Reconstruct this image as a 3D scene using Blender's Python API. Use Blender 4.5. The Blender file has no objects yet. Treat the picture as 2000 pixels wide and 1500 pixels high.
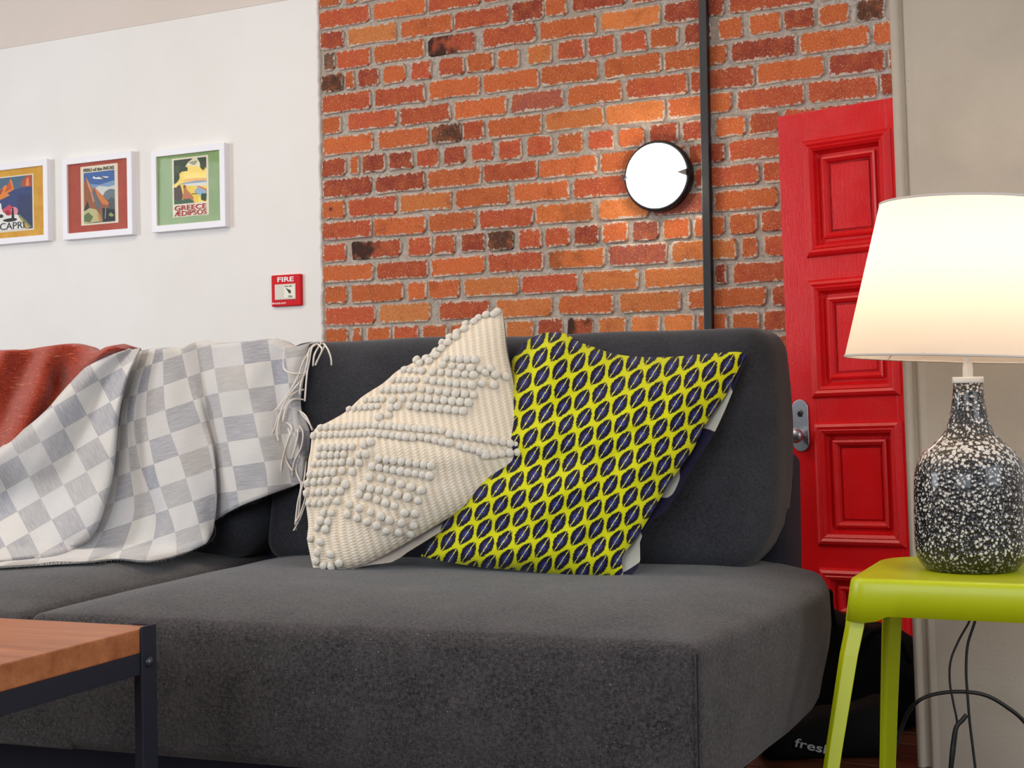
import bpy, bmesh, math, random
from mathutils import Vector, Matrix, noise
from mathutils.bvhtree import BVHTree
random.seed(7)
S = bpy.context.scene
COL = S.collection
PI = math.pi
# ------------------------------------------------------------------ camera
F = 2900.0
TH = math.atan(F/5400.0); PITCH = math.atan(15/F); ROLL = 0.016
DW, H = 4.6, 0.85
C = Vector((DW*math.tan(TH), -DW, H))
a0 = Vector((-math.sin(TH), math.cos(TH), 0)); r0 = Vector((math.cos(TH), math.sin(TH), 0)); K = Vector((0, 0, 1))
A = a0*math.cos(PITCH)+K*math.sin(PITCH); u0 = K*math.cos(PITCH)-a0*math.sin(PITCH)
R = r0*math.cos(ROLL)-u0*math.sin(ROLL); U = u0*math.cos(ROLL)+r0*math.sin(ROLL)
cam = bpy.data.cameras.new('camera'); cam.sensor_width = 36; cam.lens = 36*F/2000; cam.clip_start = .05
co = bpy.data.objects.new('camera', cam); COL.objects.link(co)
co.matrix_world = Matrix(((R.x, U.x, -A.x, C.x), (R.y, U.y, -A.y, C.y), (R.z, U.z, -A.z, C.z), (0, 0, 0, 1)))
S.camera = co
def ray(px, py): return A+R*((px-1000)/F)-U*((py-750)/F)
def at_z(px, py, z): return C+ray(px, py)*z
def at_h(px, py, h):
    d = ray(px, py); return C+d*((h-H)/d.z)
def at_pl(px, py, p0, n):
    d = ray(px, py); return C+d*((p0-C).dot(n)/d.dot(n))
def at_y(px, py, y=0.0): return at_pl(px, py, Vector((0, y, 0)), Vector((0, 1, 0)))
# ------------------------------------------------------------------ world, lights, exposure
S.view_settings.view_transform = 'Standard'; S.view_settings.look = 'None'
S.view_settings.gamma = 1; S.view_settings.exposure = 0.0
try: S.view_settings.use_curve_mapping = False
except Exception: pass
W = bpy.data.worlds.new('world'); S.world = W; W.use_nodes = True
W.node_tree.nodes['Background'].inputs[0].default_value = (.85, .92, 1, 1)
W.node_tree.nodes['Background'].inputs[1].default_value = .28
def area(name, loc, look, sx, sy, power, colr):
    l = bpy.data.lights.new(name, 'AREA'); l.shape = 'RECTANGLE'; l.size = sx; l.size_y = sy; l.energy = power; l.color = colr
    o = bpy.data.objects.new(name, l); COL.objects.link(o); o.location = loc
    o.rotation_euler = (Vector(look)-Vector(loc)).to_track_quat('-Z', 'Y').to_euler(); return o
area('window_light_left', (-4.7, -4.8, 1.7), (0.2, -1.2, .8), 1.7, 1.9, 138, (.84, .92, 1))
area('window_light_behind', (1.6, -8.2, 1.9), (.6, -.5, .8), 3.4, 2.0, 132, (.84, .92, 1))
area('window_light_left_corner', (-5.0, -1.5, 1.6), (1.0, -.9, .9), 1.0, 2.0, 9, (.84, .92, 1))
area('window_light_right', (4.8, -2.9, 1.7), (1.2, -.6, .7), 2.2, 1.8, 66, (.84, .92, 1))
area('ceiling_light_panel', (-.6, -2.6, 3.12), (-.6, -2.59, 0), 2.2, 2.2, 52, (1, .86, .70))
# ------------------------------------------------------------------ helpers
def srgb(r, g, b):
    f = lambda c: (c/255/12.92) if c/255 <= .04045 else ((c/255+.055)/1.055)**2.4
    return (f(r), f(g), f(b), 1)
def empty(name, loc=(0, 0, 0), rz=0.0):
    o = bpy.data.objects.new(name, None); COL.objects.link(o); o.location = loc; o.rotation_euler = (0, 0, rz)
    o.empty_display_size = .05; return o
def tag(o, label=None, cat=None, group=None, kind=None):
    if label: o['label'] = label
    if cat: o['category'] = cat
    if group: o['group'] = group
    if kind: o['kind'] = kind
    return o
def mk(name, verts, faces, m, parent=None, smooth=False, uv=None, mw=None):
    me = bpy.data.meshes.new(name); me.from_pydata([tuple(v) for v in verts], [], faces); me.update()
    mats = m if isinstance(m, (list, tuple)) else [m]
    for q in mats: me.materials.append(q)
    if smooth: me.polygons.foreach_set('use_smooth', [True]*len(me.polygons))
    if uv:
        L = me.uv_layers.new(name='UVMap')
        for l in me.loops: L.data[l.index].uv = uv[l.vertex_index]
    o = bpy.data.objects.new(name, me); COL.objects.link(o)
    if parent: o.parent = parent
    if mw is not None: o.matrix_local = mw
    return o
def from_bm(name, bm, m, parent=None, smooth=False):
    bmesh.ops.recalc_face_normals(bm, faces=bm.faces)
    me = bpy.data.meshes.new(name); bm.to_mesh(me); bm.free()
    for q in (m if isinstance(m, (list, tuple)) else [m]): me.materials.append(q)
    if smooth: me.polygons.foreach_set('use_smooth', [True]*len(me.polygons))
    o = bpy.data.objects.new(name, me); COL.objects.link(o)
    if parent: o.parent = parent
    return o
def box_bm(bm, x0, x1, y0, y1, z0, z1, bev=0.0, seg=2, mat=None):
    t = bmesh.new()
    vs = [t.verts.new((x, y, z)) for x in (x0, x1) for y in (y0, y1) for z in (z0, z1)]
    for f in ((0, 1, 3, 2), (4, 6, 7, 5), (0, 4, 5, 1), (2, 3, 7, 6), (0, 2, 6, 4), (1, 5, 7, 3)): t.faces.new([vs[i] for i in f])
    bmesh.ops.recalc_face_normals(t, faces=t.faces)
    if bev: bmesh.ops.bevel(t, geom=list(t.edges), offset=bev, segments=seg, profile=.6, affect='EDGES')
    if mat is not None:
        for v in t.verts: v.co = mat @ v.co
    me = bpy.data.meshes.new('t'); t.to_mesh(me); t.free(); bm.from_mesh(me); bpy.data.meshes.remove(me)
def box(name, x0, x1, y0, y1, z0, z1, m, parent=None, bev=0.0, seg=2, smooth=False):
    bm = bmesh.new(); box_bm(bm, x0, x1, y0, y1, z0, z1, bev, seg); return from_bm(name, bm, m, parent, smooth)
def tube_geo(pts, r, n=8, caps=True):
    pts = [Vector(p) for p in pts]; V = []; Fc = []
    rr = r if isinstance(r, (list, tuple)) else [r]*len(pts)
    up = Vector((0.3, 0.2, 1)).normalized()
    for i, p in enumerate(pts):
        t = (pts[min(i+1, len(pts)-1)]-pts[max(i-1, 0)]).normalized()
        s = t.cross(up);
        if s.length < 1e-4: s = t.cross(Vector((1, 0, 0)))
        s.normalize(); w = s.cross(t).normalized(); up = w
        for k in range(n):
            an = 2*PI*k/n; V.append(p+(s*math.cos(an)+w*math.sin(an))*rr[i])
    for i in range(len(pts)-1):
        for k in range(n):
            k2 = (k+1) % n; Fc.append((i*n+k, i*n+k2, (i+1)*n+k2, (i+1)*n+k))
    if caps: Fc.append(tuple(range(n))[::-1]); Fc.append(tuple((len(pts)-1)*n+k for k in range(n)))
    return V, Fc
def smooth_pts(pts, n=6):
    pts = [Vector(p) for p in pts]; out = []
    for i in range(len(pts)-1):
        p0 = pts[max(i-1, 0)]; p1 = pts[i]; p2 = pts[i+1]; p3 = pts[min(i+2, len(pts)-1)]
        for k in range(n):
            t = k/n
            out.append(.5*((2*p1)+(p2-p0)*t+(2*p0-5*p1+4*p2-p3)*t*t+(3*p1-p0-3*p2+p3)*t**3))
    out.append(pts[-1]); return out
def tube(name, pts, r, m, parent=None, n=8, sm=6):
    V, Fc = tube_geo(smooth_pts(pts, sm) if sm else pts, r, n); return mk(name, V, Fc, m, parent, True)
def lathe(name, prof, m, parent=None, n=48, smooth=True, close=True):
    V = []; Fc = []
    for (r, z) in prof:
        for k in range(n):
            a = 2*PI*k/n; V.append((r*math.cos(a), r*math.sin(a), z))
    for i in range(len(prof)-1):
        for k in range(n):
            k2 = (k+1) % n; Fc.append((i*n+k, i*n+k2, (i+1)*n+k2, (i+1)*n+k))
    if close:
        if prof[0][0] > 1e-5: Fc.append(tuple(range(n))[::-1])
        if prof[-1][0] > 1e-5: Fc.append(tuple((len(prof)-1)*n+k for k in range(n)))
    return mk(name, V, Fc, m, parent, smooth)
def prism(name, poly, y0, y1, m, parent=None, axis='y'):
    """poly of (x,z) extruded along y"""
    n = len(poly); V = [(x, y0, z) for x, z in poly]+[(x, y1, z) for x, z in poly]
    Fc = [tuple(range(n)), tuple(range(2*n-1, n-1, -1))]+[(i, (i+1) % n+0, (i+1) % n+n, i+n) for i in range(n)]
    bm = bmesh.new(); vs = [bm.verts.new(v) for v in V]
    for f in Fc: bm.faces.new([vs[i] for i in f])
    return from_bm(name, bm, m, parent)
# ---- node material helper
class N:
    def __init__(s, name):
        s.m = bpy.data.materials.new(name); s.m.use_nodes = True; s.t = s.m.node_tree; s.b = s.t.nodes['Principled BSDF']
        s.out = s.t.nodes['Material Output']
    def node(s, ty, ins=None, **kw):
        n = s.t.nodes.new(ty)
        for k, v in kw.items(): setattr(n, k, v)
        for k, v in (ins or {}).items(): s.set(n.inputs[k], v)
        return n
    def set(s, inp, v):
        if isinstance(v, bpy.types.NodeSocket): s.t.links.new(v, inp)
        else: inp.default_value = v
    def P(s, **kw):
        for k, v in kw.items(): s.set(s.b.inputs[k.replace('_', ' ')], v)
    def coord(s, k='Object'): return s.node('ShaderNodeTexCoord').outputs[k]
    def mapping(s, v, scale=(1, 1, 1), rot=(0, 0, 0), loc=(0, 0, 0)):
        return s.node('ShaderNodeMapping', {'Vector': v, 'Scale': scale, 'Rotation': rot, 'Location': loc}).outputs[0]
    def noise(s, v, scale, detail=4, rough=.6, col=False):
        n = s.node('ShaderNodeTexNoise', {'Vector': v, 'Scale': scale, 'Detail': detail, 'Roughness': rough}); return n.outputs[1 if col else 0]
    def vor(s, v, scale, feature='F1', out='Distance', rnd=1.0):
        n = s.node('ShaderNodeTexVoronoi', feature=feature); s.set(n.inputs['Vector'], v); s.set(n.inputs['Scale'], scale); s.set(n.inputs['Randomness'], rnd); return n.outputs[out]
    def math(s, op, a, b=0.0, c=0.0, clamp=False):
        n = s.node('ShaderNodeMath', operation=op, use_clamp=clamp); s.set(n.inputs[0], a); s.set(n.inputs[1], b)
        s.set(n.inputs[2], c); return n.outputs[0]
    def ramp(s, f, stops, interp='LINEAR'):
        n = s.node('ShaderNodeValToRGB', {'Fac': f}); cr = n.color_ramp; cr.interpolation = interp
        while len(cr.elements) < len(stops): cr.elements.new(.5)
        for e, (p, c) in zip(cr.elements, stops): e.position = p; e.color = c if len(c) == 4 else (*c, 1)
        return n.outputs[0]
    def step(s, f, lo, hi):
        n = s.node('ShaderNodeMapRange', {'Value': f, 'From Min': lo, 'From Max': hi}); n.clamp = True; return n.outputs[0]
    def mix(s, f, a, b, mode='MIX'):
        n = s.node('ShaderNodeMix', data_type='RGBA', blend_type=mode); s.set(n.inputs[0], f); s.set(n.inputs[6], a); s.set(n.inputs[7], b); return n.outputs[2]
    def bump(s, h, strength=.3, dist=.002, normal=None):
        n = s.node('ShaderNodeBump', {'Strength': strength, 'Distance': dist, 'Height': h})
        if normal is not None: s.set(n.inputs['Normal'], normal)
        s.t.links.new(n.outputs[0], s.b.inputs['Normal']); return n.outputs[0]
    def sep(s, v):
        n = s.node('ShaderNodeSeparateXYZ', {'Vector': v}); return n.outputs
def plain(name, c, rough=.5, metal=0.0, bump=0.0, bscale=200, coat=0.0, spec=.5, var=0.0):
    n = N(name); n.P(Base_Color=c, Roughness=rough, Metallic=metal, Coat_Weight=coat, Specular_IOR_Level=spec)
    co_ = n.coord()
    if var: n.P(Base_Color=n.mix(n.noise(co_, bscale*.15, 3), c, tuple(x*(1-var) for x in c[:3])+(1,)))
    if bump: n.bump(n.noise(co_, bscale, 4), bump, .002)
    return n.m
def fabric(name, c1, c2, scale=900, rough=.95, sheen=.15, bump=.5, speck=None, contrast=(.35, .65), dist=.0015):
    n = N(name); v = n.coord()
    h1 = n.noise(n.mapping(v, (scale, scale*.22, scale*.22)), 1.0, 3, .75)
    h2 = n.noise(n.mapping(v, (scale*.22, scale*.22, scale)), 1.0, 3, .75)
    h3 = n.noise(n.mapping(v, (scale*.22, scale, scale*.22)), 1.0, 3, .75)
    h = n.math('DIVIDE', n.math('ADD', n.math('ADD', h1, h2), h3), 3.0)
    big = n.noise(v, 9, 3)
    f = n.step(h, contrast[0], contrast[1])
    c = n.mix(f, c1, c2)
    c = n.mix(n.math('MULTIPLY', n.step(big, .35, .7), .25), c, tuple(min(1, x*1.35) for x in c2[:3])+(1,))
    if speck:
        d = n.vor(v, 55); s_ = n.math('LESS_THAN', d, .05); c = n.mix(s_, c, speck)
    n.P(Base_Color=c, Roughness=rough, Sheen_Weight=sheen, Sheen_Roughness=.5, Specular_IOR_Level=.2)
    n.bump(h, bump, dist); return n.m
M = {}
M['plaster'] = (lambda n: (n.P(Roughness=.85, Specular_IOR_Level=.25, Base_Color=n.mix(n.step(n.noise(n.coord(), 1.2, 4), .4, .65), srgb(238, 235, 231), srgb(233, 229, 224))), n.bump(n.noise(n.coord(), 60, 5), .12, .002), n.m)[-1])(N('painted_plaster'))
M['plaster_shade_band'] = (lambda n: (n.P(Roughness=.85, Specular_IOR_Level=.25, Base_Color=n.mix(n.step(n.noise(n.coord(), 1.2, 4), .4, .65), srgb(222, 210, 200), srgb(218, 205, 195))), n.bump(n.noise(n.coord(), 60, 5), .12, .002), n.m)[-1])(N('shade_toned_plaster'))  # same plaster in a darker tone, painting the shade above a light cut-off
M['room'] = plain('room_paint', srgb(226, 220, 212), .9)
def mortar():
    n = N('mortar'); v = n.coord(); a = n.noise(v, 90, 6, .7); b = n.noise(v, 6, 3)
    c = n.mix(n.step(a, .35, .65), srgb(158, 144, 130), srgb(206, 196, 186)); c = n.mix(n.step(b, .45, .75), c, srgb(178, 162, 146))
    n.P(Base_Color=c, Roughness=.95, Specular_IOR_Level=.1); n.bump(a, .9, .006); return n.m
M['mortar'] = mortar()
def brick(smear=True):
    n = N('fired_brick'); o = n.coord(); oi = n.node('ShaderNodeObjectInfo')
    v = n.node('ShaderNodeVectorMath', {0: o, 1: oi.outputs['Location']}, operation='ADD').outputs[0]
    base = oi.outputs['Color']
    blot = n.noise(v, 22, 4, .6)
    c = n.mix(n.step(blot, .42, .75), base, n.mix(.6, base, srgb(206, 112, 58)))
    c = n.mix(n.math('MULTIPLY', n.step(n.noise(v, 14, 3), .55, .8), .55), c, srgb(128, 50, 34))
    grain = n.noise(v, 260, 5, .7)
    c = n.mix(n.math('MULTIPLY', n.step(grain, .48, .66), .5), c, srgb(104, 46, 28)); c = n.mix(n.math('MULTIPLY', n.step(grain, .46, .32), .35), c, srgb(220, 138, 98))
    pit = n.vor(v, 95); c = n.mix(n.math('MULTIPLY', n.step(pit, .16, .06), .8), c, srgb(70, 30, 22))
    fl = n.vor(n.mapping(v, loc=(3, 1, 7)), 130); c = n.mix(n.math('MULTIPLY', n.step(n.math('SUBTRACT', fl, n.math('MULTIPLY', n.noise(v, 30, 2), .22)), .10, .02), .8), c, srgb(214, 178, 150))
    # mortar smeared over the arrises
    g = n.sep(o); w = n.node('ShaderNodeAttribute', attribute_type='OBJECT', attribute_name='half_length').outputs['Fac']
    dx = n.math('SUBTRACT', w, n.math('ABSOLUTE', g[0])); dz = n.math('SUBTRACT', .034, n.math('ABSOLUTE', g[2]))
    d = n.math('MINIMUM', dx, dz); nz = n.noise(v, 70, 5, .7)
    e = n.math('SUBTRACT', d, n.math('MULTIPLY', n.math('SUBTRACT', nz, .42), .044))
    msk = n.math('MULTIPLY', n.step(e, .0018, -.0008), .92 if smear else 0.0)
    c = n.mix(msk, c, n.mix(n.step(grain, .4, .6), srgb(176, 162, 148), srgb(224, 212, 198)))
    # dark burnt or sooty patch on some bricks
    s_ = n.node('ShaderNodeAttribute', attribute_type='OBJECT', attribute_name='burnt').outputs['Fac']
    q = n.math('MULTIPLY', n.step(n.math('ADD', n.noise(v, 16, 3), n.math('MULTIPLY', g[0], -2.2)), .45, .62), s_)
    c = n.mix(q, c, srgb(66, 44, 36))
    n.P(Base_Color=c, Roughness=.85, Specular_IOR_Level=.25)
    hh = n.math('ADD', n.math('MULTIPLY', grain, .6), n.math('MULTIPLY', n.noise(v, 110, 3), .8)); hh = n.math('ADD', hh, n.math('MULTIPLY', n.step(pit, .05, .2), .3))
    n.bump(hh, .75, .004); return n.m
M['brick'] = brick(); M['brick_far'] = brick(False)
M['black_metal'] = plain('black_metal', srgb(28, 28, 32), .45, .0, .1, 150)
def redpaint():
    n = N('red_gloss_paint'); v = n.coord(); a = n.noise(n.mapping(v, (1, 1, .12)), 160, 4); b = n.noise(v, 240, 3); d = n.noise(v, 3, 3)
    n.P(Base_Color=n.mix(n.step(d, .35, .7), srgb(222, 24, 28), srgb(206, 22, 26)), Roughness=n.ramp(n.noise(v, 8, 3), [(.3, (.18,)*3), (.7, (.32,)*3)]), Specular_IOR_Level=.36)
    n.bump(n.math('ADD', n.math('MULTIPLY', a, .6), b), .22, .002); return n.m
M['red'] = redpaint()
M['steel'] = plain('satin_steel', srgb(176, 178, 184), .32, .9, .05, 400)
M['cream_paint'] = (lambda n: (n.P(Roughness=.55, Specular_IOR_Level=.35, Base_Color=n.mix(n.step(n.vor(n.coord(), 9), .03, .0), n.mix(n.step(n.noise(n.coord(), 5, 5), .4, .7), srgb(168, 156, 141), srgb(160, 148, 133)), srgb(120, 108, 96))), n.bump(n.noise(n.coord(), 130, 5), .25, .002), n.m)[-1])(N('old_cream_gloss'))
M['sofa'] = fabric('charcoal_weave', srgb(19, 18, 19), srgb(84, 79, 79), 640, speck=srgb(150, 146, 138), contrast=(.42, .60))
M['sofa_back'] = fabric('charcoal_back_weave', srgb(19, 19, 22), srgb(64, 64, 70), 640, contrast=(.36, .66))
M['navy'] = plain('navy_lining', srgb(24, 24, 38), .9)
M['seam'] = plain('seam_thread', srgb(22, 22, 26), .9)
M['white_frame'] = plain('white_frame', srgb(238, 236, 240), .45)
M['white_plastic'] = plain('white_plastic', srgb(232, 226, 220), .4)
def wood(name, c1, c2, rough=.35, sc=18, axis=0):
    n = N(name); v = n.coord(); s = [sc]*3; s[axis] = sc*.06
    a = n.noise(n.mapping(v, tuple(s)), 1.6, 6, .65); b = n.noise(n.mapping(v, tuple(x*6 for x in s)), 1.5, 3)
    c = n.mix(n.step(a, .3, .7), c1, c2); c = n.mix(n.math('MULTIPLY', n.step(b, .5, .7), .3), c, tuple(x*.6 for x in c1[:3])+(1,))
    n.P(Base_Color=c, Roughness=rough); n.bump(b, .08, .001); return n.m
M['table_wood'] = wood('oiled_table_wood', srgb(150, 84, 48), srgb(198, 126, 80), .38)
M['floor_wood'] = wood('dark_floor_wood', srgb(62, 34, 22), srgb(104, 58, 36), .4, 10)
M['table_steel'] = plain('blue_black_steel', srgb(46, 48, 60), .42, .35, .08, 300)
M['lime'] = plain('lime_powder_coat', srgb(182, 190, 12), .38, 0, .04, 500)
M['black_cloth'] = plain('black_nylon', srgb(10, 10, 11), .85, 0, .2, 90, spec=.15)
M['cable'] = plain('black_cable', srgb(22, 20, 20), .5)
# ------------------------------------------------------------------ setting: shell
PL = -0.009     # face of the plaster, proud of the bricks (y = 0)
XE = -0.803     # ragged edge where the plaster ends
wall_back = empty('wall_back'); tag(wall_back, kind='structure')
xs = [-0.86+i*.02 for i in range(140)]; zs = [.0+i*.02 for i in range(162)]
V = []; Fc = []
for j, z in enumerate(zs):
    for i, x in enumerate(xs):
        V.append((x, .005+.004*(noise.noise(Vector((x*22, z*22, 0)))+.5*noise.noise(Vector((x*60, z*60, 3)))), z))
for j in range(len(zs)-1):
    for i in range(len(xs)-1):
        q = j*len(xs)+i; Fc.append((q, q+1, q+1+len(xs), q+len(xs)))
mk('mortar_bed', V, Fc, M['mortar'], wall_back, True)
BR = {
    -3: '517,755R 765,982D 991,1197R 1206,1402R',
    -2: '-86,143R 160,384R 394,604R 614,820R 828,1051D 1061,1268R 1277,1401R',
    -1: '-795,-700O -677,-632O -619,-399R -381,-152R -134,74O 88,301R 312,414D 430,541R 551,714R 729,814D 826,1036R 1050,1157R 1175,1289R 1298,1400D',
    0: '-796,-573R -557,-330O -318,-103R -89,140R 157,367R 384,591R 604,813R 827,1039R 1053,1260R 1269,1398D',
    1: '-791,-690D -674,-455T -439,-220O -211,11R 22,150D 155,238O 258,459D 480,691R 704,811D 823,986R 995,1099R 1127,1335R 1346,1397R',
    2: '-783,-732S -724,-573R -557,-339O -321,-127d -95,115R 131,348O 365,585B 598,740D 750,810D 824,1107R 1125,1334R 1343,1395R',
    3: '-788,-699K -690,-645O -632,-536D -520,-418O -396,-310R -280,-172R -161,-52O -35,51O 82,180B 200,301R 317,417R 435,535R 545,648O 668,764D 786,872O 891,999O 1009,1108D 1124,1220O 1243,1332K',
    4: '-786,-573R -557,-339R -321,-106O -97,126O 134,354O 375,585O 595,817O 829,1048D 1059,1282O 1293,1393O',
    5: '-787,-709O -677,-461R -448,-232R -217,-3O 14,219P 235,440O 456,676R 686,906R 915,1137O 1153,1330D 1341,1391R',
    6: '-786,-566O -544,-327O -315,-186K -183,-95R -80,134O 148,372B 378,595B 608,831O 846,1071R 1082,1304R 1313,1390D',
    7: '-790,-689D -670,-631O -618,-514D -501,-396D -380,-283R -265,-172D -149,-58R -38,54R 76,172R 191,290O 309,407R 422,521O 537,640D 655,756D 770,876O 886,991R 1001,1109R 1118,1219R 1228,1327R',
    8: '-789,-575D -559,-345D -333,-109O -103,114R 123,343O 356,543O 554,666R 676,804D 816,1037R 1047,1254R 1263,1387R',
    9: '-793,-695O -682,-467R -454,-232B -217,2O 19,235O 251,471R 482,687R 695,919R 929,1145R 1154,1304R',
    10: '-795,-578R -569,-342O -330,-136O -121,95R 103,324b 345,532B 543,741P 761,980O 994,1190O 1203,1347R',
    11: '-793,-695R -669,-451k -423,-322R -310,-220R -196,-99D -87,17K 37,127R 138,235R 251,346D 359,455O 471,567P 580,679O 692,797O 814,909O 921,1016R 1031,1119R 1133,1234R',
    12: '-795,-575O -559,-339R -324,-100O -89,131R 151,364b 379,594P 609,837B 854,908O 932,1132R 1146,1322R',
    13: '-789,-692O -675,-445O -426,-343O -337,-205O -187,34B 45,262R 279,489B 512,752B 762,801D 823,1023R 1037,1231R',
    14: '-788,-568R -552,-330T -293,-86R -57,164B 187,396O 419,640B 665,735O 750,936O 953,1152R 1166,1341R',
    15: '-789,-691O -672,-630O -605,-501O -491,-383R -365,-262O -250,-152O -140,-35O -18,90B 107,204D 221,319k 338,441B 460,564B 577,686B 696,803O 818,911O 925,1020R 1034,1137R',
    16: '-791,-574R -555,-326O -308,-89R -71,139O 156,358R 382,586O 601,802O 817,1014R 1028,1227R',
    17: '-792,-694R -675,-451O -432,-208R -190,25O 42,254R 272,475O 491,696O 711,913R 927,1125R',
}
TINT = {'R': (172, 78, 52), 'O': (186, 96, 54), 'B': (202, 120, 66), 'D': (140, 60, 46), 'P': (146, 78, 66), 'K': (84, 58, 46), 'T': (190, 122, 70),
        'S': (92, 82, 72), 'd': (158, 70, 50), 'k': (156, 72, 50), 'b': (194, 106, 56)}
BURN = {'d': 1.0, 'k': 1.0, 'b': .35, 'K': .6}
def brick_mesh(hl, hh, sd):
    rnd = random.Random(sd); c = [min(rnd.uniform(.005, .017), hl*.35) for _ in range(4)]
    o = [(-hl, -hh+c[0]), (-hl+c[0], -hh), (hl*rnd.uniform(-.4, .4), -hh), (hl-c[1], -hh), (hl, -hh+c[1]), (hl, hh-c[2]), (hl-c[2], hh), (hl*rnd.uniform(-.4, .4), hh), (-hl+c[3], hh), (-hl, hh-c[3])]
    o = [(x+rnd.uniform(-.003, .003), z+rnd.uniform(-.0038, .0032)) for x, z in o]
    V = [(x, .012, z) for x, z in o]+[(x, .0, z) for x, z in o]+[(x*(1-.0035/hl), -.0035+rnd.uniform(-.0015, .0005), z*(1-.0035/hh)) for x, z in o]
    n = 10; Fc = [(i, (i+1) % n, (i+1) % n+n, i+n) for i in range(n)]+[(i+n, (i+1) % n+n, (i+1) % n+2*n, i+2*n) for i in range(n)]+[tuple(range(2*n, 3*n))]
    me = bpy.data.meshes.new('brick'); me.from_pydata(V, [], Fc); me.update(); me.materials.append(M['brick'])
    me.polygons.foreach_set('use_smooth', [i >= n and i < 2*n for i in range(len(Fc))]); return me
pool = {}
rb = random.Random(11)
for row in sorted(BR, reverse=False):
    zc = 2.301-.0798*(row+.5)
    for tk in BR[row].split():
        k = tk[-1]; x0, x1 = [float(q)/1000 for q in tk[:-1].split(',')]
        x0 = x0-.007 if x0 < XE+.02 else x0
        hl = (x1-x0)/2; key = round(hl*100)
        if hl < .012: continue
        var = rb.randrange(6)
        if (key, var) not in pool: pool[(key, var)] = brick_mesh(key/100 if key else hl, .0345, key*10+var)
        o = bpy.data.objects.new('brick', pool[(key, var)]); COL.objects.link(o); o.parent = wall_back
        s = hl/(key/100) if key else 1
        o.scale = (s*rb.choice((1, -1)) if k not in 'dk' else s, 1, rb.uniform(.97, 1.05)); o.location = ((x0+x1)/2, rb.uniform(-.0015, .0015), zc+rb.uniform(-.0015, .0015))
        o.rotation_euler = (0, rb.uniform(-.008, .008), 0)
        t = TINT[k]; j = rb.uniform(.98, 1.16); o.color = srgb(*[min(255, q*j) for q in t])
        o['half_length'] = key/100 if key else hl; o['burnt'] = BURN.get(k, 0.0)
# courses the photograph does not show, down to the floor and up to the ceiling, as one piece
bm = bmesh.new()
for row in range(-11, 29):
    zc = 2.301-.0798*(row+.5); x = -.80+.11*(row % 2); L = .106 if row % 4 == 3 else .213
    while x < 1.9:
        if -4 < row < 18 and x < 1.42:
            if row == -3 and x+L < .50 or row == -2 and x+L < -.10: pass
            else: x += L+.012; continue
        box_bm(bm, x, min(x+L, 1.915), -.003, .012, zc-.034, zc+.034, .003, 1); x += L+.012
o = from_bm('unseen_brick_courses', bm, M['brick_far'], wall_back); o['kind'] = 'stuff'; o.color = srgb(176, 70, 42); o['half_length'] = 9.0; o['burnt'] = 0.0
# plaster half of the same wall, ending in a ragged edge over the bricks
rp = random.Random(5); edge = []; z = 0.0
while z < 3.2:
    edge.append((XE+.004*noise.noise(Vector((z*9, 0, 0)))+rp.uniform(-.0025, .0025), z)); z += .018
edge.append((XE, 3.2))
wl = empty('wall_left'); tag(wl, kind='structure')
zb = [(-5.2, at_y(0, 86, PL).z-(-5.2-at_y(0, 86, PL).x)*0-0.0)]
zl = at_y(0, 84, PL).z; zr = at_y(600, 8, PL).z
n = len(edge)
V = []; Fc = []
for x, z in edge: V += [(-5.2, PL, z), (x-.004, PL, z), (x, PL+.004, z), (x+.001, .012, z)]
for i in range(n-1):
    q = i*4
    for k in range(3): Fc.append((q+k, q+k+1, q+k+5, q+k+4))
mk('plaster_face', V, Fc, M['plaster'], wl)
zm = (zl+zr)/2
box('plaster_shade_band', -5.2, XE-.012, PL-.0025, PL+.002, zm, 3.2, M['plaster_shade_band'], wl, .001, 1)  # upper band carries the wall's shade in its colour
# old cream boarded return at the right, in front of the red door
P0 = at_z(1764, 750, 3.32)
prof = [(0, .22), (0, 0), (.003, -.005), (.009, -.007), (.015, -.005), (.018, 0), (.021, .007), (.028, .007), (.031, 0), (.036, -.003), (.042, -.002), (.05, 0), (.312, 0), (.32, .012), (.335, .016), (.342, .004), (.35, -.003), (.36, -.004), (.37, 0), (.40, .0), (.40, .22)]
V = []; Fc = []; n = len(prof)
for zz in (0, 3.2):
    for x, y in prof: V.append((P0.x+x-.020*(zz-H), P0.y+y, zz))
for i in range(n): Fc.append((i, (i+1) % n, (i+1) % n+n, i+n))
Fc += [tuple(range(n))[::-1], tuple(range(n, 2*n))]
wr = mk('wall_right', V, Fc, M['cream_paint']); tag(wr, kind='structure')
md = wr.modifiers.new('b', 'BEVEL'); md.width = .0015; md.segments = 2; md.limit_method = 'ANGLE'
# rest of the room, unseen, for its bounce light
def shell(name, *a): return tag(box(name, *a), kind='structure')
shell('unseen_ceiling', -5.3, 5.3, -9.3, .2, 3.2, 3.3, M['room'])
shell('unseen_wall_far_left', -5.3, -5.2, -9.3, .2, 0, 3.2, M['room'])
shell('unseen_wall_far_right', 5.2, 5.3, -9.3, .2, 0, 3.2, M['room'])
shell('unseen_wall_behind', -5.2, 5.2, -9.3, -9.2, 0, 3.2, M['room'])
shell('unseen_wall_back_right', 1.92, 5.2, .0, .1, 0, 3.2, M['room'])
fl = empty('floor'); tag(fl, kind='structure')
box('subfloor', -5.2, 5.2, -9.2, .2, -.06, -.022, M['floor_wood'], fl)
bm0 = box('floor_board', -2.6, 2.6, -.0575, .0575, -.022, 0, M['floor_wood'], fl, .0015, 1)
bm0.location = (.0, -.06, 0)
for i in range(1, 40):
    for sx in ((-2.6, 2.602) if i < 1 else (0,)):
        o = bm0.copy(); COL.objects.link(o); o.location = (.0+(i*37 % 11)*.001, -.06-.1172*i, 0)
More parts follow.
